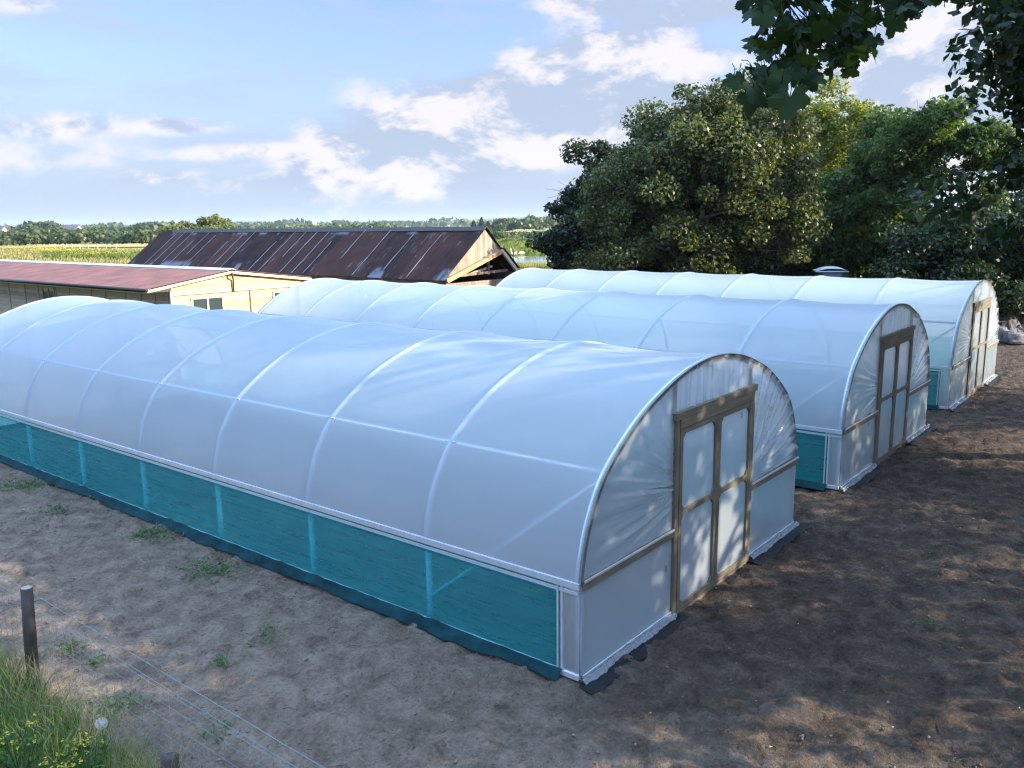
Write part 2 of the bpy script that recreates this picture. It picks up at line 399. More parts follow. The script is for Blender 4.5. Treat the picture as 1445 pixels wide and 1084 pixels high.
def mark(mb, cx, cz, y, r=.035):
    """small printed stamp: a ring with strokes inside"""
    n=18
    for i in range(n):
        a0=2*PI*i/n; a1=2*PI*(i+1)/n
        P=[(cx+rr*.75*math.cos(a),y,cz+rr*1.15*math.sin(a)) for rr,a in ((r,a0),(r,a1),(r*.84,a1),(r*.84,a0))]
        mb.add(P,[(0,1,2,3)])
    for dz in (-.4,0,.4): mb.box((cx-r*.4,y,cz+dz*r),(cx+r*.35,y-.0006,cz+dz*r+r*.16))
    mb.box((cx-r*.06,y-.001,cz-r*.7),(cx+r*.1,y-.0004,cz+r*.7))
DX0,DX1,DZ=1.753,3.777,2.245      # door opening, outer frame
def wrinkle(x,z,seed):
    """out-of-plane pull lines in the gable sheet"""
    y=0.0
    if z>HIP+.02:
        if x<DX0:
            ang=math.atan2(z-1.40,(DX0+.55)-x); d=DX0-x
            amp=max(0,math.exp(-((z-1.55)/.42)**2))*min(1,max(0,d+.02)*9)*max(0,1-d/1.5)*(.35+.65*min(1,abs(mnoise.noise((ang*3.3,d*1.2,seed+12)))*2.6))
            y+=.11*amp*mnoise.noise((ang*30+seed,d*.5,seed)) + .035*amp*mnoise.noise((ang*66,d*.8,seed+3))
            y+=.014*mnoise.noise((ang*14,d*.6,seed+8))*min(1,d*4)
        elif x>DX1:
            ang=math.atan2(z-1.05,x-(DX1-.12)); d=math.hypot(x-DX1,z-1.05)
            amp=min(1,d*2.0)*min(1,(x-DX1)*9)*(.35+.65*min(1,abs(mnoise.noise((ang*3.1,d*1.1,seed+11)))*2.6))
            y+=.06*amp*mnoise.noise((ang*22+seed,d*.4,seed+5))+.032*amp*mnoise.noise((ang*50,d*.6,seed+6))
        elif z>DZ+.02:
            amp=min(1,(z-DZ)*10)
            y+=.020*amp*mnoise.noise((x*11+seed,z*1.2,seed+4))+.012*amp*mnoise.noise((x*27,z*1.5,seed+2))
    else:
        y+=.010*mnoise.noise((x*1.6+seed,z*1.6,seed))+.006*mnoise.noise(((x+z)*6,z*1.0,seed+1))
    return y
def end_sheet(seed, y0, out, door=True):
    """gable polythene as one mesh with a hole for the door"""
    mb=MB(); nx=(260 if door else 90); nz=(140 if door else 50); idx={}
    def vid(i,j):
        if (i,j) in idx: return idx[(i,j)]
        x=.012+(TW-.024)*i/nx; top=arch_z(x)-.012; z=.03+(top-.03)*j/nz
        mb.v.append((x,y0+out*(-wrinkle(x,z,seed)),z)); idx[(i,j)]=len(mb.v)-1; return idx[(i,j)]
    for i in range(nx):
        for j in range(nz):
            x=.012+(TW-.024)*(i+.5)/nx; top=arch_z(x)-.012; z=.03+(top-.03)*(j+.5)/nz
            if door and DX0+.03<x<DX1-.03 and z<DZ-.03: continue
            q=(vid(i,j),vid(i+1,j),vid(i+1,j+1),vid(i,j+1)); mb.f.append(q); mb.mi.append(0)
    return mb
def crumple(mb, x0, x1, y_in, w, seed, z0=.012, h=.05):
    nu=int((x1-x0)/.018); nv=14
    def fn(u,v):
        x=x0+(x1-x0)*u; ww=w*(.8+.35*mnoise.noise((x*2.2,seed,0))+.12*mnoise.noise((x*9,seed,2)))
        z=z0+h*math.sin(PI*min(1,v*1.05))*(.35+.5*abs(mnoise.noise((x*7,v*3,seed)))+.6*abs(mnoise.noise((x*17,v*7,seed+2)))+.4*abs(mnoise.noise((x*31,v*9,seed+4))))*(1-.5*v)
        return (x,y_in-ww*v,z+.01)
    mb.grid(fn,nu,nv)
def polytunnel(x0, bays, label, seed, marks):
    L=2.0*bays; root=empty('polytunnel',(x0,0,0),label,'polytunnel','polytunnels standing side by side')
    PURL=(Vector((.455,1.975)),Vector((TW-.455,1.975)))
    # --- cover
    offs=[0,.012,.024,.036,.05,.075,.12,.2,.32,.5,.75,1.0]; offs=offs+[2-o_ for o_ in offs[-2:0:-1]]
    YS=[2*b+o_ for b in range(bays) for o_ in offs]+[L]; nL=len(YS)-1; nA=64; mb=MB()
    for k,y in enumerate(YS):
        b=int(min(bays-1,y//2)); t=(y-2*b)/2; sag=1-abs(2*t-1)**1.5; dy=min(y-2*b,2*b+2-y)
        rib=.015*(1-math.exp(-(dy/.042)**2))
        for i,p in enumerate(ARCH):
            a=i/nA; d=(ARCH[min(i+1,nA)]-ARCH[max(i-1,0)]).normalized(); inn=Vector((d.y,-d.x))
            w=math.sin(PI*a)**.8*.034*sag*(1+.3*mnoise.noise((b*3.1,a*2,seed)))
            w+=.004*mnoise.noise((y*1.3,a*7,seed+x0))*sag
            w*=1-.97*math.exp(-((p-PURL[0]).length/.30)**2)-.97*math.exp(-((p-PURL[1]).length/.30)**2)
            # tension creases that fan out from the foot of each hoop
            tz=max(0,1-min(a,1-a)/.16); w+=.010*tz*math.exp(-dy/.35)*mnoise.noise((math.atan2(min(a,1-a)*9,dy+.02)*9,b*2.0,seed))
            w+=rib*min(1,math.sin(PI*a)*5)
            q=p+inn*w
            mb.v.append((q.x,y if k else -.006,q.y))
    for k in range(nL):
        for i in range(nA):
            o=k*(nA+1)+i; mb.f.append((o,o+1,o+nA+2,o+nA+1)); mb.mi.append(0)
    mb.build('cover_film',FILM,root,True)
    # --- hoops with legs
    for k in range(bays+1):
        y=2.0*k+(.034 if k==0 else (-.034 if k==bays else 0)); m=MB()
        pts=[(.062,y,-.05),(.062,y,.5),(.056,y,.85)]+[(p.x,y,p.y) for p in ARCH_IN]+[(TW-.056,y,.85),(TW-.062,y,.5),(TW-.062,y,-.05)]
        m.tube(pts,.035,10); h=m.build('hoop',STEEL,root,True)
        if 0<k<bays:
            for cx in (.47,TW-.47): c=MB(); c.box((cx-.03,y-.07,1.915),(cx+.03,y+.07,1.97)); c.build('clamp',STEEL,h)
    for px,pz in ((.487,1.944),(TW-.487,1.944),(TW/2,2.69)):
        m=MB(); m.tube([(px,.05,pz),(px,L-.05,pz)],.024,8); m.build('purlin',STEEL,root,True)
    for (ya,yb) in ((.06,1.97),(L-.06,L-1.97)):
        for sx in (1,-1):
            X=lambda v:(v if sx>0 else TW-v)
            m=MB(); m.tube([(X(.40),ya,1.87),(X(.075),yb,.33)],.019,8); m.build('brace',STEEL,root,True)
    # --- side rails, netting, corner strips
    for sx in (1,-1):
        X=lambda v:(v if sx>0 else TW-v)
        m=MB(); m.box((X(-.022),-.01,.945),(X(.012),L+.01,1.005)); m.build('side_rail',ALU,root)
        m=MB(); m.box((X(-.012),.0,.885),(X(.004),L,.915)); m.build('clip_rail',ALU,root)
        m=MB(); m.box((X(-.02),-.005,.035),(X(.018),L+.005,.085)); m.build('base_rail',ALU,root)
        m=MB()
        def fn(u,v,X=X,sx=sx):
            y=.2+(L-.4)*u; z=.06+.90*v
            return (X(.002+.016*mnoise.noise((y*.8,z*2.0,seed+sx))*math.sin(PI*v)+.006*mnoise.noise((y*2+z*6,z*3,seed))),y,z)
        m.grid(fn,bays*16,10); m.build('side_netting',NET,root,True)
        m=MB()   # rolled top hem of the netting
        m.tube([(X(.01),.22+ (L-.44)*k/40,.875+.008*mnoise.noise((k*.7,seed,1))) for k in range(41)],.022,6); m.build('netting_hem',NET,root,True)
        m=MB()
        def fs(u,v,X=X,sx=sx):
            y=.18+(L-.3)*u; w=.13+.06*mnoise.noise((y*.9,seed+5,sx))+.03*mnoise.noise((y*4,seed,2))
            return (X(-.02-w*v),y,.075*(1-v)**2+.022+.03*abs(mnoise.noise((y*3.0,v*2.5,seed)))*(1-.3*v))
        m.grid(fs,bays*14,7); m.build('netting_skirt',NETSKIRT,root,True)
        for ye,dy in ((0,1),(L,-1)):
            
            for (p_,q_) in ((.175,.200),(.225,.245)): m=MB(); m.box((X(-.016),ye+dy*p_,.08),(X(.008),ye+dy*q_,.95)); m.build('corner_batten',ALU,root)
            m=MB()
            def fc(u,v,X=X,ye=ye,dy=dy): return (X(-.002+.006*mnoise.noise((u*3,v*5,seed))),ye+dy*(-.004+.18*u),.06+.90*v)
            m.grid(fc,6,16); m.build('corner_film',FILM2,root,True)
    # --- gable ends
    for end,(ye,o) in enumerate(((0.0,1),(L,-1))):
        front=(end==0); yb=ye-o*.012
        es=end_sheet(seed+end*7,yb,1 if front else -1,front); es.build('end_film',ENDFILM,root,True)
        m=MB(); n=len(ARCH)
        for k in range(n-1):     # edge strip that clamps the sheet round the arch
            a=ARCH[k]; b=ARCH[k+1]
            da=(ARCH[min(k+1,n-1)]-ARCH[max(k-1,0)]).normalized(); db=(ARCH[min(k+2,n-1)]-ARCH[k]).normalized()
            ia=a+Vector((da.y,-da.x))*.035; ib=b+Vector((db.y,-db.x))*.035; oa=a-Vector((da.y,-da.x))*.004; ob=b-Vector((db.y,-db.x))*.004
            y1=ye-o*.022; y2=ye+o*.008
            m.add([(oa.x,y1,oa.y),(ob.x,y1,ob.y),(ib.x,y1,ib.y),(ia.x,y1,ia.y),(oa.x,y2,oa.y),(ob.x,y2,ob.y)],[(0,1,2,3) if o<0 else (3,2,1,0),(0,4,5,1)])
        m.build('arch_trim',STEELD,root,True)
        SP=[]; m=MB(); m.box((.02,ye-o*.02,0),(TW-.02 if not front else DX0-.01,ye+o*.045,.075))
        if front: SP.append(m); m=MB(); m.box((DX1+.01,ye-o*.02,0),(TW-.02,ye+o*.045,.075))
        SP.append(m); [q.build('sole_plate',WOODH,root) for q in SP]
        for (xa,xb) in ((.03,DX0-.005),(DX1+.005,TW-.03)):
            m=MB(); m.box((xa,ye-o*.042,HIP-.05),(xb,ye+o*.02,HIP+.045)); r=m.build('end_rail',WOODH,root)
            m=MB(); m.box((xa,ye-o*.052,HIP+.028),(xb,ye-o*.0425,HIP+.05)); m.build('batten',ALU,r)
            m=MB(); m.box((xa,ye-o*.034,.05),(xb,ye-o*.0205,.078)); m.build('base_batten',ALU,root)
        for (xa,xb) in ((DX0,DX0+.075),(DX1-.075,DX1)):
            m=MB(); zt=arch_z((xa+xb)/2)-.045
            if front:
                m.box((xa,ye-o*.045,-.03),(xb,ye+o*.05,DZ)); m.box((xa+.002,ye+o*.002,DZ),(xb-.002,ye+o*.05,zt))
            else: m.box((xa,ye+o*.002,-.03),(xb,ye+o*.05,zt))
            m.build('door_post',WOOD,root)
        if front:
            m=MB(); m.box((DX0-.04,ye-.06,DZ-.015),(DX1+.03,ye+.03,DZ+.062)); m.build('door_header',WOODH,root); m=MB(); m.box((DX0+.077,ye-.058,DZ-.12),(DX1-.077,ye+.02,DZ-.018)); m.build('door_head_rail',WOODH,root)
            m=MB(); m.box((DX0+.077,ye-.05,-.02),(DX1-.077,ye+.03,.035)); m.build('door_sill',WOODH,root)
            xm=(DX0+DX1)/2
            for (xa,xb) in ((DX0+.083,xm-.004),(xm+.004,DX1-.083)):
                d=bpy.data.objects.new('door',None); COL.objects.link(d); d.parent=root
                za,zb=.045,DZ-.126; y1,y2=-.052,-.006; s=.062; zm=1.17
                for x_ in ((xa,xa+s),(xb-s,xb)): m=MB(); m.box((x_[0],y1,za),(x_[1],y2,zb)); m.build('stile',WOOD,d)
                for z_ in ((za,za+s),(zm-s/2,zm+s/2),(zb-s,zb)): m=MB(); m.box((xa+s,y1+.002,z_[0]),(xb-s,y2-.002,z_[1])); m.build('cross_rail',WOODH,d)
                g=.07
                for (zl,zh) in ((za+s,zm-s/2),(zm+s/2,zb-s)):
                    for xx,sgx in ((xa+s,1),(xb-s,-1)):
                        for zz,sgz in ((zl,1),(zh,-1)):
                            tri=[(xx,zz),(xx+sgx*g,zz),(xx,zz+sgz*g)]
                            if sgx*sgz<0: tri=tri[::-1]
                            m=MB(); m.prism(tri,1,y1+.006,y2-.008); m.build('gusset',WOOD,d)
                m=MB()
                m.grid(lambda u,v,xa=xa,xb=xb,za=za,zb=zb:(xa+.03+(xb-xa-.06)*u,-.024+.006*mnoise.noise((u*3+xa,v*4,seed)),za+.03+(zb-za-.06)*v),14,30)
                m.build('door_film',ENDFILM,d,True)
            if marks:
                for (mx,mz,my) in marks: m=MB(); mark(m,mx,mz,my); m.build('printed_mark',INK,root)
        # crumpled tails of film and ground cover in front of the sole plate
        for (xa,xb) in ((-.02,DX0+.02),(DX1+.02,TW+.04)):
            if front:
                m=MB(); crumple(m,xa,xb,-.018,.11,seed+xa,.012,.085); m.build('film_tail',FILMT,root,True)
                m=MB(); crumple(m,xa-.08,xb+.10,-.03,.25,seed+xa+20,.0,.035); m.build('ground_cover',BLACKPE,root,True)
    return root
NETSKIRT=pbr('netting_skirt_teal',(.003,.038,.046),.7,0,.5,4,(1,1,1),.5,20,alt=(.002,.012,.016),spec=.12)
FILM2=film_mat('clear_corner_polythene',.45)
def filmt():
    m,nt,out=mat('crumpled_clear_polythene'); N=NT(nt)
    b=N.n('ShaderNodeBsdfPrincipled',i_Roughness=.14); b.inputs['Base Color'].default_value=(.30,.33,.37,1)
    t=N.n('ShaderNodeBsdfTransparent'); N.l(N.mixs(.45,b.outputs[0],t.outputs[0]),out.inputs[0])
    N.l(N.bump(N.noise(N.coord(),30,4,.6,1),.7,.02),b.inputs['Normal']); return m
FILMT=filmt()
STEELD=pbr('weathered_arch_trim',(.20,.215,.215),.45,.45,.3,5)
polytunnel(0,8,'nearest polytunnel, whole front gable in shade, its long teal side netting facing the camera','0' and 1,[(1.62,.62,-.026),(3.42,1.98,-.034)])
polytunnel(7.35,8,'middle polytunnel standing between the nearest and the farthest one',2,[(1.32,.86,-.026)])
polytunnel(14.78,7,'farthest polytunnel, backing onto the trees with its gable by the soil heap',3,[])

# ------------------------------------------------------------------ timber shed
SHED_L=timber_mat('fresh_pine_cladding',(.70,.53,.26),(.58,.40,.17),(.06,1,1),((0,0,1),.145),.7,True)
SHED_W=timber_mat('weathered_pine_cladding',(.56,.45,.33),(.40,.31,.22),(1,.06,1),((0,0,1),.145),.75)
PINE=timber_mat('pine_trim',(.70,.55,.31),(.55,.40,.2),(1,1,.08))
GREYTRIM=timber_mat('pale_cover_strip',(.46,.37,.26),(.34,.26,.17),(1,1,.08))
REDTIN=pbr('red_corrugated_sheet',(.165,.074,.062),.6,0,.3,1.2,(1,1,1),0,alt=(.105,.046,.039),spec=.25)
BLUECAP=pbr('pale_blue_ridge_cap',(.52,.60,.68),.4,.1,.1,2)
GUTTER=pbr('dark_plastic_gutter',(.02,.017,.022),.4)
PIPE=pbr('brown_downpipe',(.075,.032,.025),.45)
def glass_mat():
    m,nt,out=mat('dark_window_glass'); N=NT(nt); b=N.n('ShaderNodeBsdfPrincipled',i_Roughness=.06); b.inputs['Base Color'].default_value=(.03,.045,.045,1)
    N.l(b.outputs[0],out.inputs[0]); return m
GLASS=glass_mat()
DARKIN=pbr('unlit_interior_boards',(.05,.035,.025),.9,0,.4,3)
def shed():
    y0,y1=21.16,39.6; xl,xr=8.14,13.45; rx,rz=10.33,2.90; lex,lez=7.37,2.46; rex,rez=13.60,2.49
    root=empty('timber_shed',(0,0,0),'long timber shed with a low red corrugated roof and pale fresh cladding on its gable','shed')
    top=lambda x:(lez+(rz-lez)*(x-lex)/(rx-lex)) if x<rx else (rz-(rz-rez)*(x-rx)/(rex-rx))
    m=MB(); m.prism([(xl,-.05),(xr,-.05),(xr,top(xr)-.07),(rx,rz-.07),(xl,top(xl)-.07)],1,y0,y0+.06); g=m.build('gable_wall',SHED_L,root)
    m=MB(); m.box((xl,y0+.061,-.05),(xl+.06,y1,top(xl)-.08)); m.build('long_wall',SHED_W,root)
    m=MB(); m.box((xr-.06,y0+.061,-.05),(xr,y1,top(xr)-.08)); m.build('long_wall',SHED_W,root)
    m=MB(); m.prism([(xl,-.05),(xr,-.05),(xr,top(xr)-.07),(rx,rz-.07),(xl,top(xl)-.07)],1,y1,y1+.06); m.build('gable_wall',SHED_L,root)
    # roof slopes, corrugations running down the slope
    def slope(xa,za,xb,zb,name):
        m=MB(); L=y1-y0+.30; n=int(L/.0375)
        nx=4
        for k in range(n+1):
            y=y0-.15+L*k/n; w=.016*math.sin(2*PI*k/4)+.004*mnoise.noise((y*1.1,xa,3))
            for i in range(nx+1):
                t=i/nx; m.v.append((xa+(xb-xa)*t,y,za+(zb-za)*t+w))
        for k in range(n):
            for i in range(nx):
                o=k*(nx+1)+i; m.f.append((o,o+1,o+nx+2,o+nx+1)); m.mi.append(0)
        return m.build(name,REDTIN,root,True)
    slope(lex,lez,rx,rz+.0,'roof_slope'); slope(rx,rz,rex,rez,'roof_slope')
    m=MB(); m.prism([(rx-.17,rz+.0),(rx-.02,rz+.06),(rx+.02,rz+.06),(rx+.17,rz+.0),(rx+.17,rz-.012),(rx,rz+.035),(rx-.17,rz-.012)],1,y0-.17,y1+.17); m.build('ridge_cap',BLUECAP,root)
    for (xa,za,xb,zb) in ((lex-.02,lez-.06,rx,rz-.055),(rx,rz-.055,rex+.02,rez-.06)):
        m=MB(); m.bar((xa,y0-.13,za-.02),(xb,y0-.13,zb-.02),.03,.085); m.build('bargeboard',PINE,root)
    m=MB(); m.bar((lex+.0,y0-.11,lez-.075),(xl,y0-.11,lez-.075),.05,.09); m.build('eave_beam',GUTTER,root)
    m=MB(); m.tube([(lex-.05,y0-.16,lez-.045),(lex-.05,y1+.15,lez-.045)],.055,8); m.build('gutter',GUTTER,root,True)
    m=MB(); m.box((lex+.03,y0-.1,lez-.10),(lex+.06,y1,lez-.0)); m.box((lex+.07,y0,lez-.155),(xl-.0,y1,lez-.125)); m.build('soffit',PINE,root)
    m=MB(); m.tube([(xl-.06,y0-.10,lez-.09),(xl-.06,y0-.10,.0)],.038,8); m.build('downpipe',GUTTER,root,True)
    m=MB(); m.tube([(rx+.02,y0-.17,rz-.08),(rx+.02,y0-.16,rz-.22),(rx+.10,y0-.06,rz-.32),(rx+.10,y0-.05,rz-.72)],.028,8); m.build('vent_pipe',PIPE,root,True)
    # panel joints on the gable and corner boards
    m=MB(); m.box((xl,y0-.012,2.16),(xr,y0-.001,2.185)); m.build('joint_strip',PIPE,root)
    m=MB(); m.box((11.05,y0-.018,0),(11.10,y0-.001,2.155)); m.build('joint_strip',PIPE,root)
    m=MB(); m.box((xl-.012,y0-.022,0),(xl+.10,y0-.001,top(xl)-.12)); m.build('corner_board',PINE,root)
    def window(xa,xb,za,zb,gable=True,ya=0):
        m=MB(); t=.06
        if gable:
            m.box((xa-t,y0-.035,zb),(xb+t,y0-.001,zb+t)); m.box((xa-t,y0-.035,za-t),(xb+t,y0-.001,za)); m.box((xa-t,y0-.034,za),(xa,y0-.001,zb)); m.box((xb,y0-.034,za),(xb+t,y0-.001,zb)); 
            xm=(xa+xb)/2; m.box((xm-.03,y0-.034,za),(xm+.03,y0-.001,zb))
            f=m.build('window',PINE,root)
            for (p,q) in ((xa,xm-.03),(xm+.03,xb)):
                m=MB(); m.box((p+.002,y0-.012,za+.002),(q-.002,y0-.0012,zb-.002)); m.build('pane',GLASS,f)
                m=MB(); m.box((p+.002,y0-.024,zb-.03),(q-.002,y0-.013,zb-.002)); m.box((p+.002,y0-.024,za+.002),(p+.02,y0-.013,zb-.03)); m.box((q-.02,y0-.024,za+.002),(q-.002,y0-.013,zb-.03)); m.build('pane_frame',GUTTER,f)
        else:
            w=.9; m.box((xl-.035,ya-t,za-t),(xl-.001,ya,zb+t)); m.box((xl-.035,ya+w,za-t),(xl-.001,ya+w+t,zb+t)); m.box((xl-.034,ya,zb),(xl-.001,ya+w,zb+t)); m.box((xl-.034,ya,za-t),(xl-.001,ya+w,za))
            m.box((xl-.03,ya+w/2-.03,za),(xl-.001,ya+w/2+.03,zb)); zm=(za+zb)/2+.08; m.box((xl-.028,ya,zm-.025),(xl-.001,ya+w/2-.031,zm+.025)); m.box((xl-.028,ya+w/2+.031,zm-.025),(xl-.001,ya+w,zm+.025))
            f=m.build('window',GREYTRIM,root)
            for (p,q) in ((ya,ya+w/2-.031),(ya+w/2+.031,ya+w)):
                m=MB(); m.box((xl-.012,p+.002,za+.002),(xl-.0012,q-.002,zb-.002)); m.build('pane',GLASS,f)
    window(8.92,9.98,1.12,2.02); window(12.05,13.1,1.12,2.02)
    for yw in (29.3,34.7): window(0,0,1.0,2.12,False,yw)
    for yb in (22.0,22.9,23.9,25.3,26.3,28.0,29.1,30.6,31.8,33.3,35.9,37.2):
        m=MB(); m.box((xl-.028,yb,0),(xl-.001,yb+.07,2.33)); m.build('cover_strip',GREYTRIM,root)
shed()

# ------------------------------------------------------------------ old barn
def rust_mat():
    m,nt,out=mat('rusted_corrugated_iron'); N=NT(nt); co=N.coord(); b=N.n('ShaderNodeBsdfPrincipled',i_Roughness=.85); b.inputs['Specular IOR Level'].default_value=.12
    n=N.noise(co,1.1,6,.65,.6); n2=N.noise(N.mapv(co,(.5,2.2,.5)),2.0,5,.65); sh=N.n('ShaderNodeSeparateXYZ'); N.l(co,sh.inputs[0])
    k=N.math('FLOOR',N.math('DIVIDE',sh.outputs[1],.78)); w=N.n('ShaderNodeTexWhiteNoise',noise_dimensions='1D'); N.l(k,w.inputs['W'])
    f=N.math('ADD',N.math('MULTIPLY',n,.7),N.math('MULTIPLY',w.outputs[0],.35))
    col=N.ramp(f,[(.3,(.021,.013,.013)),(.5,(.046,.022,.019)),(.72,(.073,.030,.023)),(.85,(.10,.047,.034))])
    pm=N.smooth(N.math('ADD',n2,N.math('MULTIPLY',n,.25)),.72,.80); pm=N.math('MULTIPLY',pm,.4)
    # galvanising that survives along the lower edge, in patches
    low=N.smooth(sh.outputs[2],2.72,2.50); lp=N.math('MULTIPLY',low,N.smooth(N.noise(N.mapv(co,(.2,.55,.2)),1.1,3,.6),.54,.60))
    hi=N.smooth(sh.outputs[2],3.86,4.02); hp=N.math('MULTIPLY',hi,N.smooth(N.noise(N.mapv(co,(.2,.5,.2),loc=(0,5,0)),1.3,3,.6),.54,.60))
    pm=N.math('MAXIMUM',pm,N.math('MULTIPLY',N.math('MAXIMUM',lp,hp),.9))
    col=N.mix(pm,col,(.16,.17,.20)); N.l(col,b.inputs['Base Color']); N.l(b.outputs[0],out.inputs[0]); return m
RUST=rust_mat()
ZINC=pbr('bare_zinc_lap',(.19,.205,.23),.5,.2,.4,2.5,(1,1,1))
BARNW=timber_mat('grey_barn_boards',(.21,.175,.14),(.085,.07,.06),(1,1,.06),((0.02,1,0),.16),.85)
BARNG=timber_mat('bleached_gable_boards',(.34,.30,.23),(.19,.165,.125),(1,1,.06),((1,.02,0),.15),.85)
BARNF=timber_mat('mixed_front_boards',(.33,.24,.17),(.15,.11,.085),(1,1,.06),((1,.02,0),.21),.85)
BARGE=timber_mat('orange_bargeboard',(.40,.25,.13),(.27,.16,.08),(.1,1,.1))
CREAM=timber_mat('cream_board',(.62,.55,.42),(.48,.41,.3),(.1,1,.1))
def barn():
    y0,y1=17.85,41.5; ax,az=19.6,4.17; lx,lz=17.15,2.25; px,pz=20.55,3.30; rx,rz=21.40,2.42
    root=empty('old_barn',(0,0,0),'old weathered barn with a long rusted iron roof and open timber gable','barn')
    # roof: left slope with sheet corrugation
    def slope(xa,za,xb,zb,name):
        m=MB(); L=y1-y0+.24; n=int(L/.05); nx=5
        for k in range(n+1):
            y=y0-.12+L*k/n; 
            for i in range(nx+1):
                t=i/nx; w=.014*math.sin(2*PI*k/3)+.03*mnoise.noise((y*.35,t*1.5,xa))+.012*mnoise.noise((math.floor(y/.78)*3.3,t*3,8))
                e=.05*mnoise.noise((math.floor(y/.78)*5.1,2,1)) if i==0 else 0
                m.v.append((xa+(xb-xa)*t-(e if xa<xb else -e),y,za+(zb-za)*t+w))
        for k in range(n):
            for i in range(nx): o=k*(nx+1)+i; m.f.append((o,o+1,o+nx+2,o+nx+1)); m.mi.append(0)
        return m.build(name,RUST,root,True)
    r=slope(lx,lz,ax,az,'roof_slope'); slope(rx+.25,rz-.2,ax,az,'roof_slope')
    for k in range(28):
        y=y0+.35+k*.80+rnd.uniform(-.05,.05)
        if rnd.random()<.25: continue
        t0=rnd.choice([.02,.02,.02,.35,.15]); t1=rnd.choice([.97,.97,.97,.7,.85])
        q=lambda t:(lx+(ax-lx)*t,y,lz+(az-lz)*t+.03+.03*mnoise.noise((y*.35,t*1.5,lx)))
        m=MB(); P=[q(t0+(t1-t0)*i/8) for i in range(9)]
        for a,b in zip(P,P[1:]): m.bar(a,b,rnd.choice([.025,.035,.045]),.022,(-.6,0,.8))
        m.build('roof_lap',ZINC,r)
    m=MB()
    for k in range(29):
        ya=y0-.12+k*.78; yb=ya+.775; dz=.012*mnoise.noise((k*2.2,1,1)); m.prism([(ax-.20,az-.115+dz),(ax-.03,az+.045+dz),(ax+.03,az+.045+dz),(ax+.20,az-.115+dz),(ax+.19,az-.135+dz),(ax,az+.02+dz),(ax-.19,az-.135+dz)],1,ya,yb)
    tag(m.build('ridge_capping',pbr('dark_ridge_iron',(.030,.022,.024),.6,0,.4,3),root))
    # walls
    m=MB(); m.box((lx+.18,y0+.07,-.05),(lx+.24,y1,lz+.10)); m.build('side_wall',BARNW,root)
    m=MB(); m.box((rx-.06,y0+.07,-.05),(rx,y1,rz-.05)); m.build('side_wall',BARNW,root)
    m=MB(); m.prism([(lx+.18,-.05),(rx,-.05),(rx,rz-.05),(ax,az-.05),(lx+.18,lz+.05)],1,y1-.06,y1); m.build('end_wall',BARNW,root)
    m=MB(); m.box((lx+.18,y0,-.05),(rx,y0+.06,2.12)); m.build('front_wall',BARNF,root)
    # gable boards above the porch line
    m=MB(); m.prism([(lx+.10,lz+.02),(lx+.3,lz+.10),(px,pz-.02),(ax,az-.06)],1,y0-.02,y0+.035); m.build('gable_boards',BARNG,root)
    m=MB(); m.bar((lx+.12,y0-.10,lz-.02),(px+.02,y0-.10,pz-.06),.11,.17); m.build('bargeboard',BARGE,root)
    m=MB(); m.bar((px-.04,y0-.12,pz-.04),(rx+.02,y0-.12,rz+.02),.10,.13); m.build('bargeboard',CREAM,root)
    m=MB(); m.bar((px-.02,y0-.08,pz+.06),(rx+.12,y0-.08,rz+.10),.30,.03); m.build('verge_sheet',RUST,root)
    m=MB(); m.bar((lx+.1,y0-.13,lz-.0),(lx+1.4,y0-.13,lz+.40),.03,.10); m.build('fascia',CREAM,root)
    m=MB(); m.bar((18.2,y0+.25,2.36),(rx-.1,y0+.25,2.44),.09,.10); m.build('tie_beam',BARNF,root)
    m=MB(); m.bar((20.1,y0+.27,2.3),(20.1,y0+.27,3.1),.09,.09); m.build('king_post',BARNF,root)
    m=MB(); m.bar((18.8,y0+.5,2.3),(20.6,y0+.5,2.62),.08,.08); m.build('rafter_brace',CREAM,root)
    m=MB(); m.box((lx+.26,y0-.02,lz-.05),(lx+.31,y0-.055,lz+.36)); m.build('iron_strap',PIPE,root)
barn()

# ------------------------------------------------------------------ trees
def leaves_mesh(centers, normals, size, rng, aspect=.62, fold=.25):
    n=len(centers)
    nrm=normals/np.maximum(1e-6,np.linalg.norm(normals,axis=1,keepdims=True))
    a=rng.normal(size=(n,3)); t=np.cross(nrm,a); t/=np.maximum(1e-6,np.linalg.norm(t,axis=1,keepdims=True)); b=np.cross(nrm,t)
    s=size[:,None]
    V=np.stack([centers-t*s*.5, centers+b*s*aspect*.5+nrm*s*fold*.25, centers+t*s*.5, centers-b*s*aspect*.5+nrm*s*fold*.25],1).reshape(-1,3)
    F=np.arange(n*4).reshape(-1,4)
    return V,F
BARK=pbr('rough_grey_bark',(.11,.09,.07),.9,0,.4,9,(1,1,.25),.8,18)
BARKD=pbr('dark_bark',(.03,.026,.022),.9,0,.4,9,(1,1,.25),.6,18)
BARKL=pbr('pale_grey_bark',(.22,.185,.14),.85,0,.35,9,(1,1,.25),.6,18)
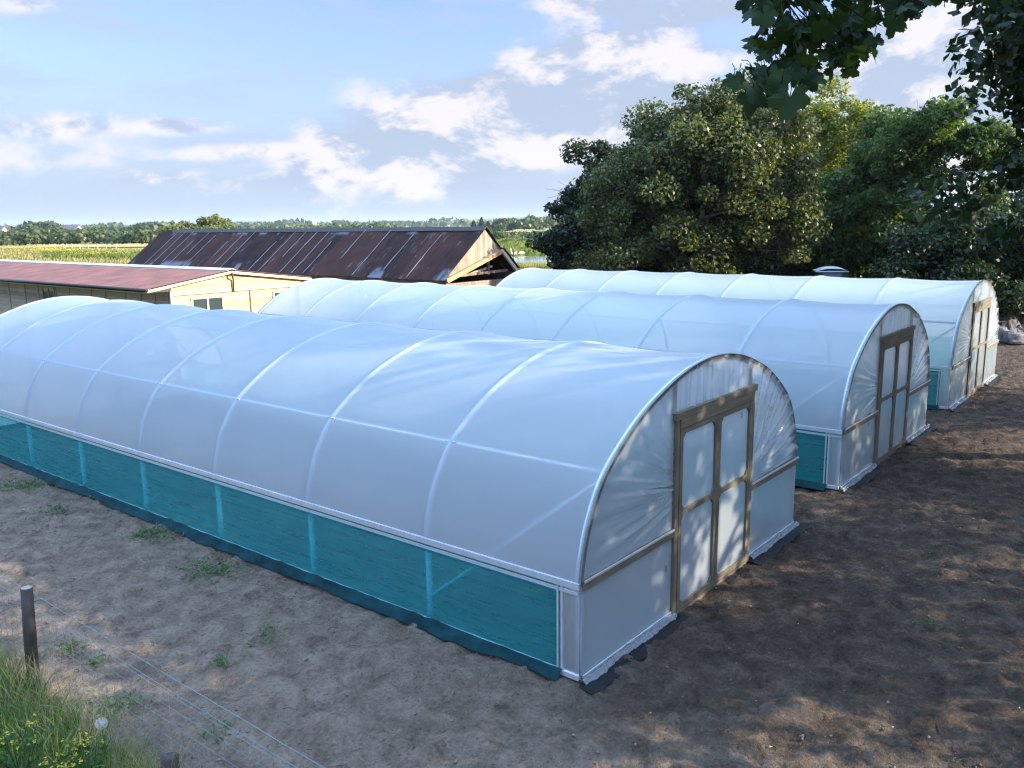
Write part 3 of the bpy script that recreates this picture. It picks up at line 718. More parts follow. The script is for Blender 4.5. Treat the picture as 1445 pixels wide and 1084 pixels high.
def make_tree(name, base, blobs, n_clusters, leaves_per, leaf, mat_, label, cat='tree', group=None, trunk=(.22,.5), bark=None, cl=.55, seed=1, droop=.0, limbs=26, shell=.5, upbias=.5, flat=.7, trunk_top=None, holes=None):
    rng=np.random.default_rng(seed); root=empty(name,base,label,cat,group)
    vol=np.array([b[3]*b[4]*b[5] for b in blobs])**.8; vol/=vol.sum()
    C=[]
    for i in range(n_clusters):
        b=blobs[rng.choice(len(blobs),p=vol)]
        d=rng.normal(size=3); d/=np.linalg.norm(d); r=shell+(1-shell)*rng.random()**.7
        r*=1+.16*rng.normal()*.8
        c=np.array(b[:3])+d*np.array(b[3:6])*r
        if c[2]<.35: c[2]=.35+rng.random()*.5
        C.append(c)
    C=np.array(C)
    if holes is not None:
        keep=np.ones(len(C),bool)
        for (hx,hy,hz,hr) in holes: keep&=(np.linalg.norm((C-np.array([hx,hy,hz])),axis=1)>hr)
        C=C[keep]
    rad=cl*(.55+.9*rng.random(len(C)))
    cnt=np.maximum(6,(leaves_per*(rad/cl)**1.6)).astype(int)
    idx=np.repeat(np.arange(len(C)),cnt); n=len(idx)
    off=rng.normal(size=(n,3)); off/=np.linalg.norm(off,axis=1,keepdims=True); off*=(rng.random(n)**.45)[:,None]*rad[idx][:,None]
    off[:,2]*=flat
    P=C[idx]+off; P[:,2]-=droop*np.linalg.norm(off[:,:2],axis=1)
    N_=rng.normal(size=(n,3))*.7+off/np.maximum(.05,rad[idx][:,None])*.55; N_[:,2]+=upbias
    S=leaf*(.6+.8*rng.random(n))
    V,F=leaves_mesh(P,N_,S,rng); npmesh('crown',V,F,mat_,root)
    m=MB(); top=trunk_top or max(b[2]+b[5]*.3 for b in blobs); w=trunk[0]
    k=7; pts=[]; rr=[]
    for i in range(k):
        t=i/(k-1); pts.append((.35*mnoise.noise((t*2.2,seed,1)),.35*mnoise.noise((t*2.2,seed,5)),-.1+(top+.1)*t)); rr.append(w*(1-.78*t)+(.35*w if i==0 else 0))
    m.tube(pts,rr,9); tr=m.build('trunk',bark or BARK,root,True)
    m=MB(); order=rng.permutation(len(C))[:limbs]; nodes=[]      # (point, radius) a branch may spring from
    for i in range(30):
        t=trunk[1]+(1-trunk[1])*i/29; q=t*(k-1); a=min(k-2,int(q)); nodes.append((Vector(pts[a]).lerp(Vector(pts[a+1]),q-a),w*(1-.78*t)))
    order=sorted(order,key=lambda q:np.linalg.norm(C[q]-np.array([0,0,top*.7])))
    for q in order:
        e=Vector(C[q]); best=min(nodes,key=lambda nd:(nd[0]-e).length*(1.0 if nd[0].z<e.z-.25 else 1.7)+.02/nd[1]); s_=best[0]; r0=max(.014,best[1]*.62)
        L_=(e-s_).length; mid=s_.lerp(e,.5)+Vector((rng.normal()*.09*L_,rng.normal()*.09*L_,.10*L_)); P=[s_]
        for t in (.25,.5,.75): P.append(((1-t)**2*s_+2*t*(1-t)*mid+t*t*e)+Vector(rng.normal(size=3))*.035*L_)
        P.append(e); R_=[r0,r0*.8,r0*.6,r0*.4,max(.006,r0*.16)]; m.tube(P,R_,6)
        for a in range(4):
            for f in (.3,.65,1): nodes.append((P[a].lerp(P[a+1],f),R_[a]+(R_[a+1]-R_[a])*f))
        for _ in range(4):
            e2=e+Vector(rng.normal(size=3)*cl*.8); st=P[2].lerp(P[4],rng.random()); m.tube([st,st.lerp(e2,.5)+Vector((0,0,.05)),e2],[r0*.28,r0*.16,.005],4)
    m.build('limbs',bark or BARK,root,True)
    return root
L_OLIVE=leaf_mat('olive_green_foliage',(.015,.024,.008),(.048,.064,.020),(.145,.165,.062),.32)
L_DARK=leaf_mat('dark_green_foliage',(.007,.015,.006),(.014,.028,.010),(.034,.055,.02),.25)
L_YEL=leaf_mat('yellow_green_foliage',(.05,.075,.012),(.10,.13,.022),(.20,.20,.04),.45)
L_MID=leaf_mat('mid_green_foliage',(.015,.034,.008),(.038,.072,.017),(.09,.13,.035),.40)
L_SYC=leaf_mat('sycamore_foliage',(.007,.018,.007),(.014,.034,.010),(.03,.06,.017),.25)
def tw(u,dep,z=0):  # ground spot from a bearing and a depth
    return spot((u-722.5)/FPX*dep,dep,z)
X0=empty
# belt of trees behind the farthest tunnel
make_tree('broadleaf_tree',tw(988,36),[(0,0,6.0,3.0,3.0,3.6),(1.6,-1.8,6.4,2.5,2.4,2.6),(-1.8,1.8,4.9,1.9,2.1,2.5),(2.6,-2.6,3.9,1.3,1.4,1.3),(-.2,-.6,2.9,1.4,1.6,1.3),(.8,-.6,8.0,2.0,2.0,1.6)],300,360,.155,L_OLIVE,'tall broad olive green tree with pale branches showing, largest of the belt behind the tunnels',group='trees in the belt behind the tunnels',trunk=(.20,.35),bark=BARKL,cl=.75,seed=21,droop=.25,limbs=46,shell=.55)
make_tree('broadleaf_tree',tw(862,40),[(0,0,4.6,2.2,2.2,3.2),(-.6,1.0,3.0,2.0,2.0,2.4),(.6,-.6,5.6,1.6,1.6,1.5)],170,340,.19,L_DARK,'dark dense tree at the left end of the belt, next to the pond view',group='trees in the belt behind the tunnels',trunk=(.22,.3),cl=.7,seed=22,limbs=20)
make_tree('broadleaf_tree',tw(930,44),[(0,0,5.9,2.6,2.6,3.2),(-.8,1,4.2,2.4,2.4,3)],190,320,.19,L_DARK,'dark tree with a rounded top between the left end tree and the tallest olive tree',group='trees in the belt behind the tunnels',trunk=(.24,.3),cl=.75,seed=23,limbs=20)
make_tree('broadleaf_tree',tw(1165,45),[(0,0,7.6,2.6,2.6,3.3),(1.2,-1.2,6.6,2.0,2.0,2.4),(-1.0,1,5.0,2.6,2.6,3)],200,320,.17,L_YEL,'yellow green sunlit tree rising behind the tall olive tree',group='trees in the belt behind the tunnels',trunk=(.2,.3),cl=.72,seed=24,limbs=22)
make_tree('broadleaf_tree',tw(1222,39),[(0,0,4.4,2.4,2.4,3.4),(.6,-.6,7.0,1.7,1.7,1.9),(-.9,.9,3.2,2.0,2,2.4),(1.4,-1.6,6.8,1.4,1.4,1.6)],220,330,.17,L_MID,'mid green leafy tree filling the middle of the belt, below the yellow green top',group='trees in the belt behind the tunnels',trunk=(.18,.3),cl=.7,seed=25,limbs=22)
make_tree('broadleaf_tree',tw(1315,36),[(0,0,7.9,2.5,2.5,1.0),(-1.4,1.6,7.2,1.4,1.4,1.0),(1.2,-1.6,7.1,1.6,1.6,1.1),(-1.3,1.4,4.8,.9,.9,1.2),(1.5,-1.7,5.0,.9,.9,1.2),(-.9,.9,6.3,.9,.9,1.0),(1.1,-1.1,6.4,.8,.8,.9),(0,0,3.6,1.6,1.6,1.2)],150,240,.155,L_MID,'open crowned tree with dark branches and sky showing through its middle',group='trees in the belt behind the tunnels',trunk=(.17,.72),cl=.55,seed=26,limbs=80,shell=.2,holes=[(.1,-.1,6.0,.65),(.6,-.5,5.2,.6),(-.5,.5,5.4,.45)],trunk_top=4.4,bark=BARKD)
make_tree('evergreen_bush',tw(1372,32),[(0,0,2.6,2.5,2.5,2.3),(-1.5,1.5,2.0,1.6,1.6,1.8),(2.2,-2.2,2.8,2.2,2.2,2.2)],210,230,.16,L_DARK,'big dark rounded evergreen bush at the right end of the belt','bush',trunk=(.16,.2),cl=.6,seed=27,limbs=12)
make_tree('shrub',tw(842,35.5),[(0,0,2.3,.9,.9,2.1),(.5,-.5,1.5,1.0,1.0,1.3)],70,150,.13,leaf_mat('olive_brown_foliage',(.03,.035,.012),(.065,.065,.02),(.13,.11,.035),.35),'slim olive brown shrub in front of the dark left end tree','shrub',trunk=(.07,.3),cl=.45,seed=28,limbs=14)
for k,(u,dep,h,sd_,lb) in enumerate(((1030,41,2.3,31,'low dark undergrowth bush under the tall olive tree'),(1130,41,2.6,32,'dark undergrowth bush behind the portable toilet'),(1290,40,2.9,33,'dark undergrowth bush below the open crowned tree'),(935,39,2.2,34,'dark undergrowth bush below the left pair of dark trees'),(1440,37,3.4,35,'dark undergrowth bush behind the grey cabinet'))):
    make_tree('undergrowth_bush',tw(u,dep),[(0,0,h*.5,2.7,2.7,h*.62)],120,170,.2,L_DARK,lb,'bush',group='undergrowth along the tree belt',trunk=(.08,.2),cl=.6,seed=sd_,limbs=6)
# trees further back that close the belt
for k,(u,dep,h,sd_,lb) in enumerate(((1010,50,8.2,41,'dark tree standing deep in the belt behind the olive tree'),(1105,52,8.6,42,'dark tree standing deep in the belt behind the yellow green tree'),(1225,52,6.6,43,'dark tree standing deep in the belt behind the mid green tree'),(1470,46,7.6,44,'dark tree deep in the belt at the right edge'))):
    make_tree('broadleaf_tree',tw(u,dep),[(0,0,h*.56,3.2,3.2,h*.44),(1,-1,h*.3,3,3,h*.3)],150,200,.27,L_DARK,lb,group='trees deep in the belt',trunk=(.22,.3),cl=.85,seed=sd_,limbs=10)
# trees to the right of the plot: their crowns shade the gables and the bare soil
def side_tree(x,y,h,r,low,seed,lb,dens=1.0,leaf=.17,m_=L_SYC,cl=.75):
    return make_tree('broadleaf_tree',(x,y,0),[(0,0,h*.55+low*.3,r,r,(h-low)*.46),(r*.35,-r*.3,low+(h-low)*.3,r*.85,r*.85,(h-low)*.28),(-r*.3,r*.3,low+(h-low)*.55,r*.7,r*.7,(h-low)*.3)],int(150*dens),230,leaf,m_,lb,group='trees along the right side of the plot',trunk=(.24,.35),cl=cl,seed=seed,limbs=26,shell=.45)
side_tree(12.75,-4.6,12.0,4.3,3.4,51,'dark sycamore leaning in over the right edge of the plot',2.3,.20)
side_tree(8.6,-9.4,9.5,3.4,2.4,52,'dark tree beyond the right edge of the plot, left of the leaning sycamore',.22,.22,cl=1.0)
side_tree(15.2,-12.2,11.0,3.6,1.6,53,'dark tree beyond the right edge of the plot, right of the leaning sycamore',.22,.22,cl=1.0)
side_tree(3.6,-8.6,8.4,3.0,2.4,54,'dark tree beyond the right edge of the plot, nearest the overhanging branch',.30,.22,cl=1.0)
side_tree(22.5,-13.0,10.0,3.2,2.0,55,'dark tree beyond the right edge of the plot, farthest along the row',.25,.22,cl=1.0)
# sycamore whose branch hangs into the view
def syc_leaf(size, rng):
    """five-lobed toothed leaf in its own plane: fan of outline points"""
    P=[]; lobes=[(-2.35,.62),(-1.25,.88),(0,1.0),(1.25,.88),(2.35,.62)]
    for i,(a,l) in enumerate(lobes):
        for da,rr in ((-.45,.78),(-.32,.88),(-.25,.84),(-.15,.96),(-.08,.92),(0,1.0),(.08,.92),(.15,.96),(.25,.84),(.32,.88),(.45,.78)):
            r=l*rr*(1+.05*rng.normal()); P.append((r*math.sin(a+da),r*math.cos(a+da)))
        if i<4: am=(a+lobes[i+1][0])/2; P.append((.60*math.sin(am),.60*math.cos(am)))
    return [(0,-.04)]+P
def sycamore():
    root=empty('sycamore_tree',(.2,-7.6,0),'sycamore with large dark lobed leaves, its branch hanging into the top right of the view','tree')
    B=Vector((.2,-7.6,0)); rng=np.random.default_rng(5)
    tips=[]
    # clusters of leaves: bearing/elevation pairs relative to the eye, about three metres out
    spots_=[(1075,20,3.0),(1090,75,3.0),(1075,95,2.95),(1060,105,2.9),(1110,40,3.05),(1125,85,3.0),(1130,55,3.1),(1150,15,3.1),(1180,20,3.15),(1200,45,3.1),(1215,55,3.0),(1195,75,3.0),(1165,70,3.05),(1230,25,3.2),(1260,15,3.2),(1290,8,3.2),(1305,-5,3.2),(1160,105,2.95),(1070,125,2.7),(1110,135,2.6),(1095,25,3.2),(1145,35,3.2),(1175,50,3.2),(1080,50,3.1),(1218,72,3.0),(1185,88,2.95),(1100,-10,3.1),(1160,-15,3.2),(1220,-12,3.2),(1060,-12,3.1),(1265,-10,3.3),(1100,100,3.05),(1085,108,2.85),(1135,98,3.1),(1205,30,3.2),(1170,35,3.1),(1115,62,2.95)]
    Vs=[];Fs=[];o=0
    m=MB(); stem=MB()
    for (u,v,dep) in spots_:
      for rep in range(6 if v<60 else 3):
        dep2=dep+rng.normal()*.10
        c=Vector(far(u+rng.normal()*12,v+rng.normal()*10,dep2)); big=(v>115)
        s=(.051 if not big else .066)*(.8+.4*rng.random())
        # tip hangs down, blade roughly facing the viewer with scatter
        toc=(Vector(CAM)-c).normalized(); nrm=(toc*.6+Vector(rng.normal(size=3))*.8+Vector((0,0,.35))).normalized()
        dn=Vector((rng.normal()*.55,rng.normal()*.55,-1)); t=(dn-nrm*dn.dot(nrm)).normalized(); b=nrm.cross(t)
        out=syc_leaf(s,rng); cu=-.30+.35*rng.normal(); k0=len(m.v)
        for (x,y) in out:
            curl=cu*(x*x)-.16*max(0,y)**2+.05*math.sin(5*x); p=c+b*(x*s)+t*(y*s)+nrm*(curl*s); m.v.append(tuple(p))
        n=len(out)
        for i in range(1,n-1): m.f.append((k0,k0+i,k0+i+1)); m.mi.append(0)
        st=c-t*s*.9+nrm*.01; stem.tube([c,c.lerp(st,.5)+nrm*.01,st],[.0012,.0012,.0015],4)
        if rep==0 and v<90 and u>1095: tips.append(st)
    for i in range(len(m.v)): m.v[i]=tuple(Vector(m.v[i])-B)
    m.build('hanging_leaf_spray',smooth=True,mats=leaf_mat('sycamore_leaf_blade',(.006,.014,.005),(.011,.024,.007),(.02,.04,.010),.24,.55,.10),parent=root)
    # twigs that carry them, gathered on the limb
    hub=Vector(far(1150,-70,3.25)); hub2=Vector(far(1085,-30,3.1)); hub3=Vector(far(1240,-40,3.25))
    for t in tips:
        h=min((hub,hub2,hub3),key=lambda q:(q-t).length); mid=h.lerp(t,.55)+Vector(rng.normal(size=3)*.02); stem.tube([h,mid,t],[.004,.0025,.0015],5)
    limb=MB(); a=Vector((.2,-7.6,4.4)); 
    P=[a,Vector((-.5,-6.3,5.6)),Vector((-1.5,-4.9,6.0)),Vector(far(1245,-190,3.4)),hub]
    limb.tube(P,[.11,.085,.055,.025,.009],8); limb.tube([P[3],hub3],[.012,.007],6); limb.tube([hub,hub2],[.008,.006],6)
    TWIGM=pbr('dark_twig',(.010,.012,.007),.9,0,.3,20,spec=.1)
    for mm,nm,mt in ((stem,'twig',TWIGM),(limb,'limb',TWIGM)):
        for i in range(len(mm.v)): mm.v[i]=tuple(Vector(mm.v[i])-B)
        mm.build(nm,mt,root,True)
    m=MB(); m.tube([(0,0,-.1),(.05,.05,1.5),(-.05,0,3.2),(0,0,4.6),(.2,-.2,6.2),(.1,-.1,7.6)],[.34,.25,.22,.19,.13,.05],10); m.build('trunk',BARK,root,True)
    C=[]
    for _ in range(120):
        d=rng.normal(size=3); d/=np.linalg.norm(d); C.append(np.array([.4,-1.2,6.6])+d*np.array([3.0,2.4,2.4])*(.5+.5*rng.random()))
    C=np.array(C); idx=np.repeat(np.arange(len(C)),90); off=rng.normal(size=(len(idx),3))*.38; Pt=C[idx]+off; Nn=rng.normal(size=(len(idx),3))*.6; Nn[:,2]+=.8
    V,F=leaves_mesh(Pt,Nn,.17*(.6+.7*rng.random(len(idx))),rng,.8); npmesh('crown',V,F,L_SYC,root)
    m=MB()
    for q in rng.permutation(len(C))[:22]:
        e=Vector(C[q]); s=Vector((0,0,3.4+1.6*rng.random())); m.tube([s,s.lerp(e,.5)+Vector((0,0,.4)),e],[.08,.04,.01],6)
    m.build('limbs',BARK,root,True)
sycamore()

# ------------------------------------------------------------------ far country
WATER=None
def water_mat():
    m,nt,out=mat('still_pond_water'); N=NT(nt); b=N.n('ShaderNodeBsdfPrincipled',i_Roughness=.09); b.inputs['Base Color'].default_value=(.16,.20,.24,1); b.inputs['Specular IOR Level'].default_value=.9
    N.l(N.bump(N.noise(N.mapv(N.coord(),(1,1,1)),1.2,3,.5),.06,.05),b.inputs['Normal']); N.l(b.outputs[0],out.inputs[0]); return m
WATER=water_mat()
def pond():
    m=MB(); pts=[]
    for (u,v) in ((700,372.5),(730,374),(770,374.5),(830,373),(900,371),(900,361),(850,359.5),(800,360),(770,361),(740,362.5),(715,363.5),(700,366)): pts.append(ground(u,v,-.05))
    m.add(pts,[tuple(range(len(pts)))]); tag(m.build('pond',WATER),kind='structure')
pond()
def tuft_cloud(name, n, region, h, w, mat_, seed, z=0.0):
    """many upright grass / reed blades over a quad of ground, one object"""
    rng=np.random.default_rng(seed); a=np.array(region[0]);b=np.array(region[1]);c=np.array(region[2]);d=np.array(region[3])
    s=rng.random(n)[:,None]; t=rng.random(n)[:,None]; P=(a*(1-s)+b*s)*(1-t)+(d*(1-s)+c*s)*t
    hh=h*(.5+.8*rng.random(n)); ww=w*(.6+.8*rng.random(n)); th=rng.random(n)*2*PI
    r=np.stack([np.cos(th),np.sin(th),np.zeros(n)],-1)*ww[:,None]*.5; lean=rng.normal(size=(n,3))*.18*hh[:,None]; lean[:,2]=0
    P[:,2]=z; up=np.zeros((n,3)); up[:,2]=hh
    V=np.stack([P-r,P+r,P+up*.6+lean*.5+r*.7,P+up+lean,P+up*.6+lean*.5-r*.7],1).reshape(-1,3)
    F=np.arange(n*5).reshape(-1,5); return npmesh(name,V,F,mat_)
DRYG=leaf_mat('golden_meadow_grass',(.10,.108,.034),(.205,.182,.074),(.31,.26,.12),.35)
GRNG=leaf_mat('green_meadow_grass',(.045,.075,.016),(.085,.12,.03),(.16,.18,.055),.4)
YELF=leaf_mat('yellow_flower_heads',(.20,.18,.01),(.36,.30,.012),(.5,.40,.02),.2)
REED=leaf_mat('pale_pond_reeds',(.10,.11,.035),(.20,.19,.07),(.34,.29,.12),.35)
tag(tuft_cloud('reeds',5000,[ground(690,379,-.1),ground(830,379,-.1),ground(830,375.5,-.1),ground(690,375,-.1)],.42,.06,REED,61,-.1),kind='stuff')
tag(tuft_cloud('meadow_tufts',9000,[ground(-60,371.5),ground(230,375),ground(250,352),ground(-60,352)],.5,.22,DRYG,62,-.1),kind='stuff')
tag(tuft_cloud('green_tufts',2500,[ground(60,366),ground(200,367),ground(200,359),ground(60,359)],.75,.3,GRNG,63,-.1),kind='stuff')
tag(tuft_cloud('marsh_tufts',5000,[ground(690,362.5),ground(830,359),ground(830,336),ground(690,337)],.8,.4,GRNG,64,-.1),kind='stuff')
for k,(u,v,r,n) in enumerate(((62,355.5,3.2,420),(12,351.5,6,420),(125,363,2.2,260),(141,362.5,1.4,160),(170,362,1.6,120),(100,356.5,3,90))):
    c=np.array(ground(u,v)); rng=np.random.default_rng(80+k); P=c+np.stack([rng.normal(size=n)*r,rng.normal(size=n)*r*1.6,.35+.45*rng.random(n)],-1); Nn=rng.normal(size=(n,3)); Nn[:,2]+=1
    V,F=leaves_mesh(P,Nn,.2*(.6+.8*rng.random(n)),rng,.8); tag(npmesh('yellow_flowers',V,F,YELF),kind='stuff')
def leaf_bank(name, pts, n, spread, leaf, mat_, seed, zmin=0):
    """a far-off hedge or wood: leaf clumps heaped round a list of (x,y,h,r) crowns"""
    rng=np.random.default_rng(seed); PP=[];NN=[];SS=[]
    for (x,y,h,r) in pts:
        d=rng.normal(size=(n,3)); d/=np.linalg.norm(d,axis=1,keepdims=True); d[:,2]=np.abs(d[:,2])*1.0-.15
        q=(.72+.28*rng.random(n))[:,None]*(1+.10*rng.normal(size=n))[:,None]
        P=np.stack([x+d[:,0]*r,y+d[:,1]*r,np.maximum(.0,h*.42+d[:,2]*h*.58)],-1); P=np.array([x,y,h*.35])+(P-np.array([x,y,h*.35]))*q
        PP.append(P);NN.append(d+rng.normal(size=(n,3))*.6);SS.append(leaf*(.5+.9*rng.random(n)))
    V,F=leaves_mesh(np.concatenate(PP),np.concatenate(NN),np.concatenate(SS),rng,.8,.3); return npmesh(name,V,F,mat_)
L_HEDGE=leaf_mat('hedgerow_foliage',(.022,.038,.012),(.045,.065,.02),(.09,.11,.035),.25)
L_FARW=leaf_mat('far_wood_foliage',(.03,.05,.02),(.05,.075,.028),(.085,.11,.045),.25)
rh=random.Random(3)
def bank(u0,u1,dep,h0,h1,r,step,jit=0):
    L=[];u=u0
    while u<u1:
        d=dep+rh.uniform(-jit,jit); p=spot((u-722.5)/FPX*d,d); L.append((p[0],p[1],rh.uniform(h0,h1),r*rh.uniform(.7,1.25))); u+=step*rh.uniform(.7,1.3)
    return L
tag(leaf_bank('hedgerow',bank(-80,235,212,3.2,4.6,4.0,16,6),420,1,1.0,L_HEDGE,71),kind='stuff')
tag(leaf_bank('wooded_hedges',bank(-80,240,290,3.6,5.4,6,15,30),300,1,1.5,L_FARW,72),kind='stuff')
tag(leaf_bank('distant_wood',bank(-80,560,560,4.5,6.2,13,22,60)+bank(60,92,470,8,9,9,12,5)+bank(212,250,430,7,8,8,10,5),260,1,3.0,L_FARW,73),kind='stuff')
tag(leaf_bank('horizon_woods',bank(-80,1000,1500,8,16,40,20,300),90,1,9,L_FARW,74),kind='stuff')
tag(leaf_bank('copse',bank(712,792,430,6.5,9.0,8,10,10)+bank(704,716,420,4,6,4,6,3),420,1,1.7,L_FARW,75),kind='stuff')
tag(leaf_bank('marsh_hedge',bank(690,830,300,1.4,2.2,4,8,10)+bank(690,830,250,.7,1.2,3,14,3),120,1,1.1,L_HEDGE,76),kind='stuff')
for (u,v,r,h,lb,s) in ((704,341.5,1.6,2.8,'round dark bush in the marsh meadow, just right of the barn gable',1),(718,344,2.0,1.0,'low dark bush in the marsh meadow, right of the round one',2),(762,326.5,3.0,2.6,'small dark bush below the copse, out in the far meadow',3),(741,342.5,2.0,.9,'low flat bush in the middle of the marsh meadow',4),(714,328,6.0,4.5,'spreading thorn bush at the left foot of the copse',5),(775,339,2.5,1.2,'low reddish bush near the tree belt in the marsh meadow',6)):
    p=ground(u,v,-.1); o=empty('meadow_bush',p,lb,'bush',group='bushes in the marsh meadow')
    rng=np.random.default_rng(900+s); b=leaf_bank('foliage',[(0,0,h,r)],700,1,.45,L_HEDGE,900+s); b.parent=o
    m=MB(); m.tube([(0,0,-.1),(0,0,h*.5)],[.12,.05],6); m.build('stem',BARK,o)
for k,(u,h,lb) in enumerate(((672,6.0,'left pointed conifer beyond the barn ridge'),(683,7.4,'tallest middle conifer beyond the barn ridge'),(692,5.6,'right pointed conifer beyond the barn ridge'))):
    p=spot((u-722.5)/FPX*400,400); o=empty('conifer',p,lb,'tree',group='conifers beyond the barn')
    rng=np.random.default_rng(300+k); n=1500; t=rng.random(n); a=rng.random(n)*2*PI; rr=(1-t)**.9*2.3*(.6+.4*rng.random(n)); P=np.stack([np.cos(a)*rr,np.sin(a)*rr,.8+t*(h-.8)],-1); Nn=rng.normal(size=(n,3)); 
    V,F=leaves_mesh(P,Nn,np.full(n,1.1),rng,.6); npmesh('crown',V,F,L_FARW,o); m=MB(); m.tube([(0,0,0),(0,0,h*.9)],[.3,.05],6); m.build('trunk',BARK,o)
make_tree('field_tree',tw(304,78),[(0,0,3.6,2.6,2.6,1.5),(-1.6,1.4,3.2,1.8,1.8,1.3)],110,200,.24,leaf_mat('sunlit_willow_foliage',(.06,.08,.03),(.11,.135,.05),(.19,.2,.09),.35),'pale sunlit tree whose top shows over the barn ridge','tree',trunk=(.2,.3),cl=.65,seed=88,limbs=14)
tag(leaf_bank('ridge_trees',bank(480,540,330,4.6,6.0,6,14,20),350,1,1.3,L_FARW,77),kind='stuff')
# low far hills
m=MB(); rH=random.Random(9)
HILL=pbr('far_hill_fields',(.10,.13,.075),.95,0,.4,.004,alt=(.05,.075,.045))
def hill(dep,u0,u1,h,seed):
    m=MB()
    def fn(u,v):
        uu=u0+(u1-u0)*u; d=dep+(v-.5)*900; p=spot((uu-722.5)/FPX*d,d); e=math.sin(PI*u)**.5*math.sin(PI*v)
        return (p[0],p[1],-1+h*e*(.75+.4*mnoise.noise((u*6,seed,v*2))))
    m.grid(fn,60,10); return m
for (dep,u0,u1,h,s,) in ((3600,-400,900,34,1),(3200,560,1000,40,2),(4000,300,1600,40,3)): tag(hill(dep,u0,u1,h,s).build('hills',HILL,None,True),kind='structure')
# wind turbines
WHITE=pbr('white_paint',(.75,.76,.78),.5)
for k,(u,hub,dep,rot,lb) in enumerate(((713.5,17,1500,.5,'left wind turbine standing above the copse'),(774,21.5,1500,.1,'taller of the two wind turbines right of the copse'),(778.5,20,1700,.9,'shorter of the two wind turbines right of the copse'))):
    p=spot((u-722.5)/FPX*dep,dep); o=empty('wind_turbine',p,lb,'wind turbine',group='wind turbines on the horizon',rz=YAW-PI/2+.3)
    m=MB(); m.tube([(0,0,-1),(0,0,hub)],[.8,.5],10); m.build('tower',WHITE,o,True)
    m=MB(); m.box((-1,-2.5,hub-.9),(1,3,hub+1.1)); m.build('nacelle',WHITE,o)
    m=MB()
    for b in range(3):
        a=rot+b*2*PI/3; m.bar((0,-3,hub),(7*math.cos(a),-3,hub+7*math.sin(a)),.7,.3,(0,1,0))
    m.build('rotor',WHITE,o)
# houses seen between far trees
ROOFG=pbr('grey_slate',(.12,.11,.11),.8); RENDER=pbr('white_render',(.36,.35,.34),.8)
for (u,v,dep,w,lb) in ((700,319.5,520,9,'white house with a grey roof, beside the conifers'),(116,332.5,330,6.5,'grey roofed house between the hedges on the left'),(14,328.5,400,5,'small white house among trees at the far left')):
    p=spot((u-722.5)/FPX*dep,dep); o=empty('distant_house',p,lb,'house',rz=.4); h=3.6
    m=MB(); m.prism([(-w/2,0),(w/2,0),(w/2,h),(0,h+2.4),(-w/2,h)],1,-3,3); m.build('wall',RENDER,o)
    m=MB(); m.bar((-w/2-.4,0,h-.25),(0,0,h+2.55),6.6,.2); m.bar((w/2+.4,0,h-.25),(0,0,h+2.55),6.6,.2); m.build('roof',ROOFG,o)
# field fence posts on the left
o=empty('field_fence',ground(95,353),'low post fence along the far edge of the golden meadow','fence')
ob=Vector(o.location); fm=WOOD
for k,u in enumerate((78,90,102,113,125,138,150,164)):
    p=Vector(ground(u,351.5+.01*(u-78),-.1))-ob; m=MB(); m.tube([p,p+Vector((0,0,1.25))],[.12,.11],6); m.build('post',GREYTRIM,o)
m=MB()
for z in (.5,1.0):
    m.tube([Vector(ground(78,351.5,-.1))-ob+Vector((0,0,z)),Vector(ground(164,352.36,-.1))-ob+Vector((0,0,z))],.012,4)
m.build('wire',STEEL,o)
# swans
SWAN=pbr('white_plumage',(.8,.8,.78),.8); BEAK=pbr('orange_bill',(.6,.2,.04),.6)
def swan(u,v,rz,lb,up=True):
    o=empty('swan',ground(u,v,-.05),lb,'swan',group='swans at the pond edge',rz=rz); m=MB()
    m.tube([(-.75,0,.30),(-.5,0,.24),(-.15,0,.22),(.2,0,.24),(.42,0,.30)]+([(.52,0,.5),(.50,0,.75),(.55,0,.93),(.66,0,.92)] if up else [(.62,0,.36),(.8,0,.34),(.95,0,.22),(1.02,0,.18)]),[.03,.16,.25,.23,.13,.075,.06,.07,.045],10)
    m.build('body',SWAN,o,True); e=(.66,0,.92) if up else (1.02,0,.18); m=MB(); m.tube([e,(e[0]+.13,0,e[2]-.03)],[.03,.01],6); m.build('bill',BEAK,o)
swan(726,360.8,2.6,'left swan, standing upright at the pond edge'); swan(735,359.6,2.3,'right swan, stooping with its neck low at the pond edge',False)

# ------------------------------------------------------------------ right edge: heap, stones, cabinet, toilet
def lump_mesh(name, rx, ry, h, mat_, seed, rough=.16, n=70, parent=None, loc=None):
    m=MB()
    def fn(u,v):
        x=(u-.5)*2; y=(v-.5)*2; r=min(1,math.hypot(x,y)); z=h*(math.cos(PI*r)*.5+.5)**.8 if r<1 else -.1
        k=rough*mnoise.noise((x*2.5*rx,y*2.5*ry,seed))+rough*.5*mnoise.noise((x*7*rx,y*7*ry,seed+3))+rough*.35*mnoise.noise((x*15*rx,y*15*ry,seed+5))
        return (x*rx,y*ry,z+k*min(1,h)*(1-r**3)-.05)
    m.grid(fn,n,n); return m.build(name,mat_,parent,True,loc)
SANDH=pbr('pale_sandy_spoil',(.36,.28,.195),.95,0,.4,5,bump=.8,bscale=22,alt=(.22,.16,.11))
GRAV=pbr('grey_gravel',(.13,.128,.13),.9,0,.55,22,bump=1,bscale=40,alt=(.10,.10,.105))
STONE=pbr('rough_grey_stone',(.15,.142,.135),.9,0,.4,5,bump=.8,bscale=16,alt=(.075,.072,.07))
hp=tw(1462,33.5)
tag(lump_mesh('spoil_heap',2.9,2.6,1.35,SANDH,3,.22,90,None,hp),'pale sandy spoil heap beyond the farthest tunnel gable','heap')
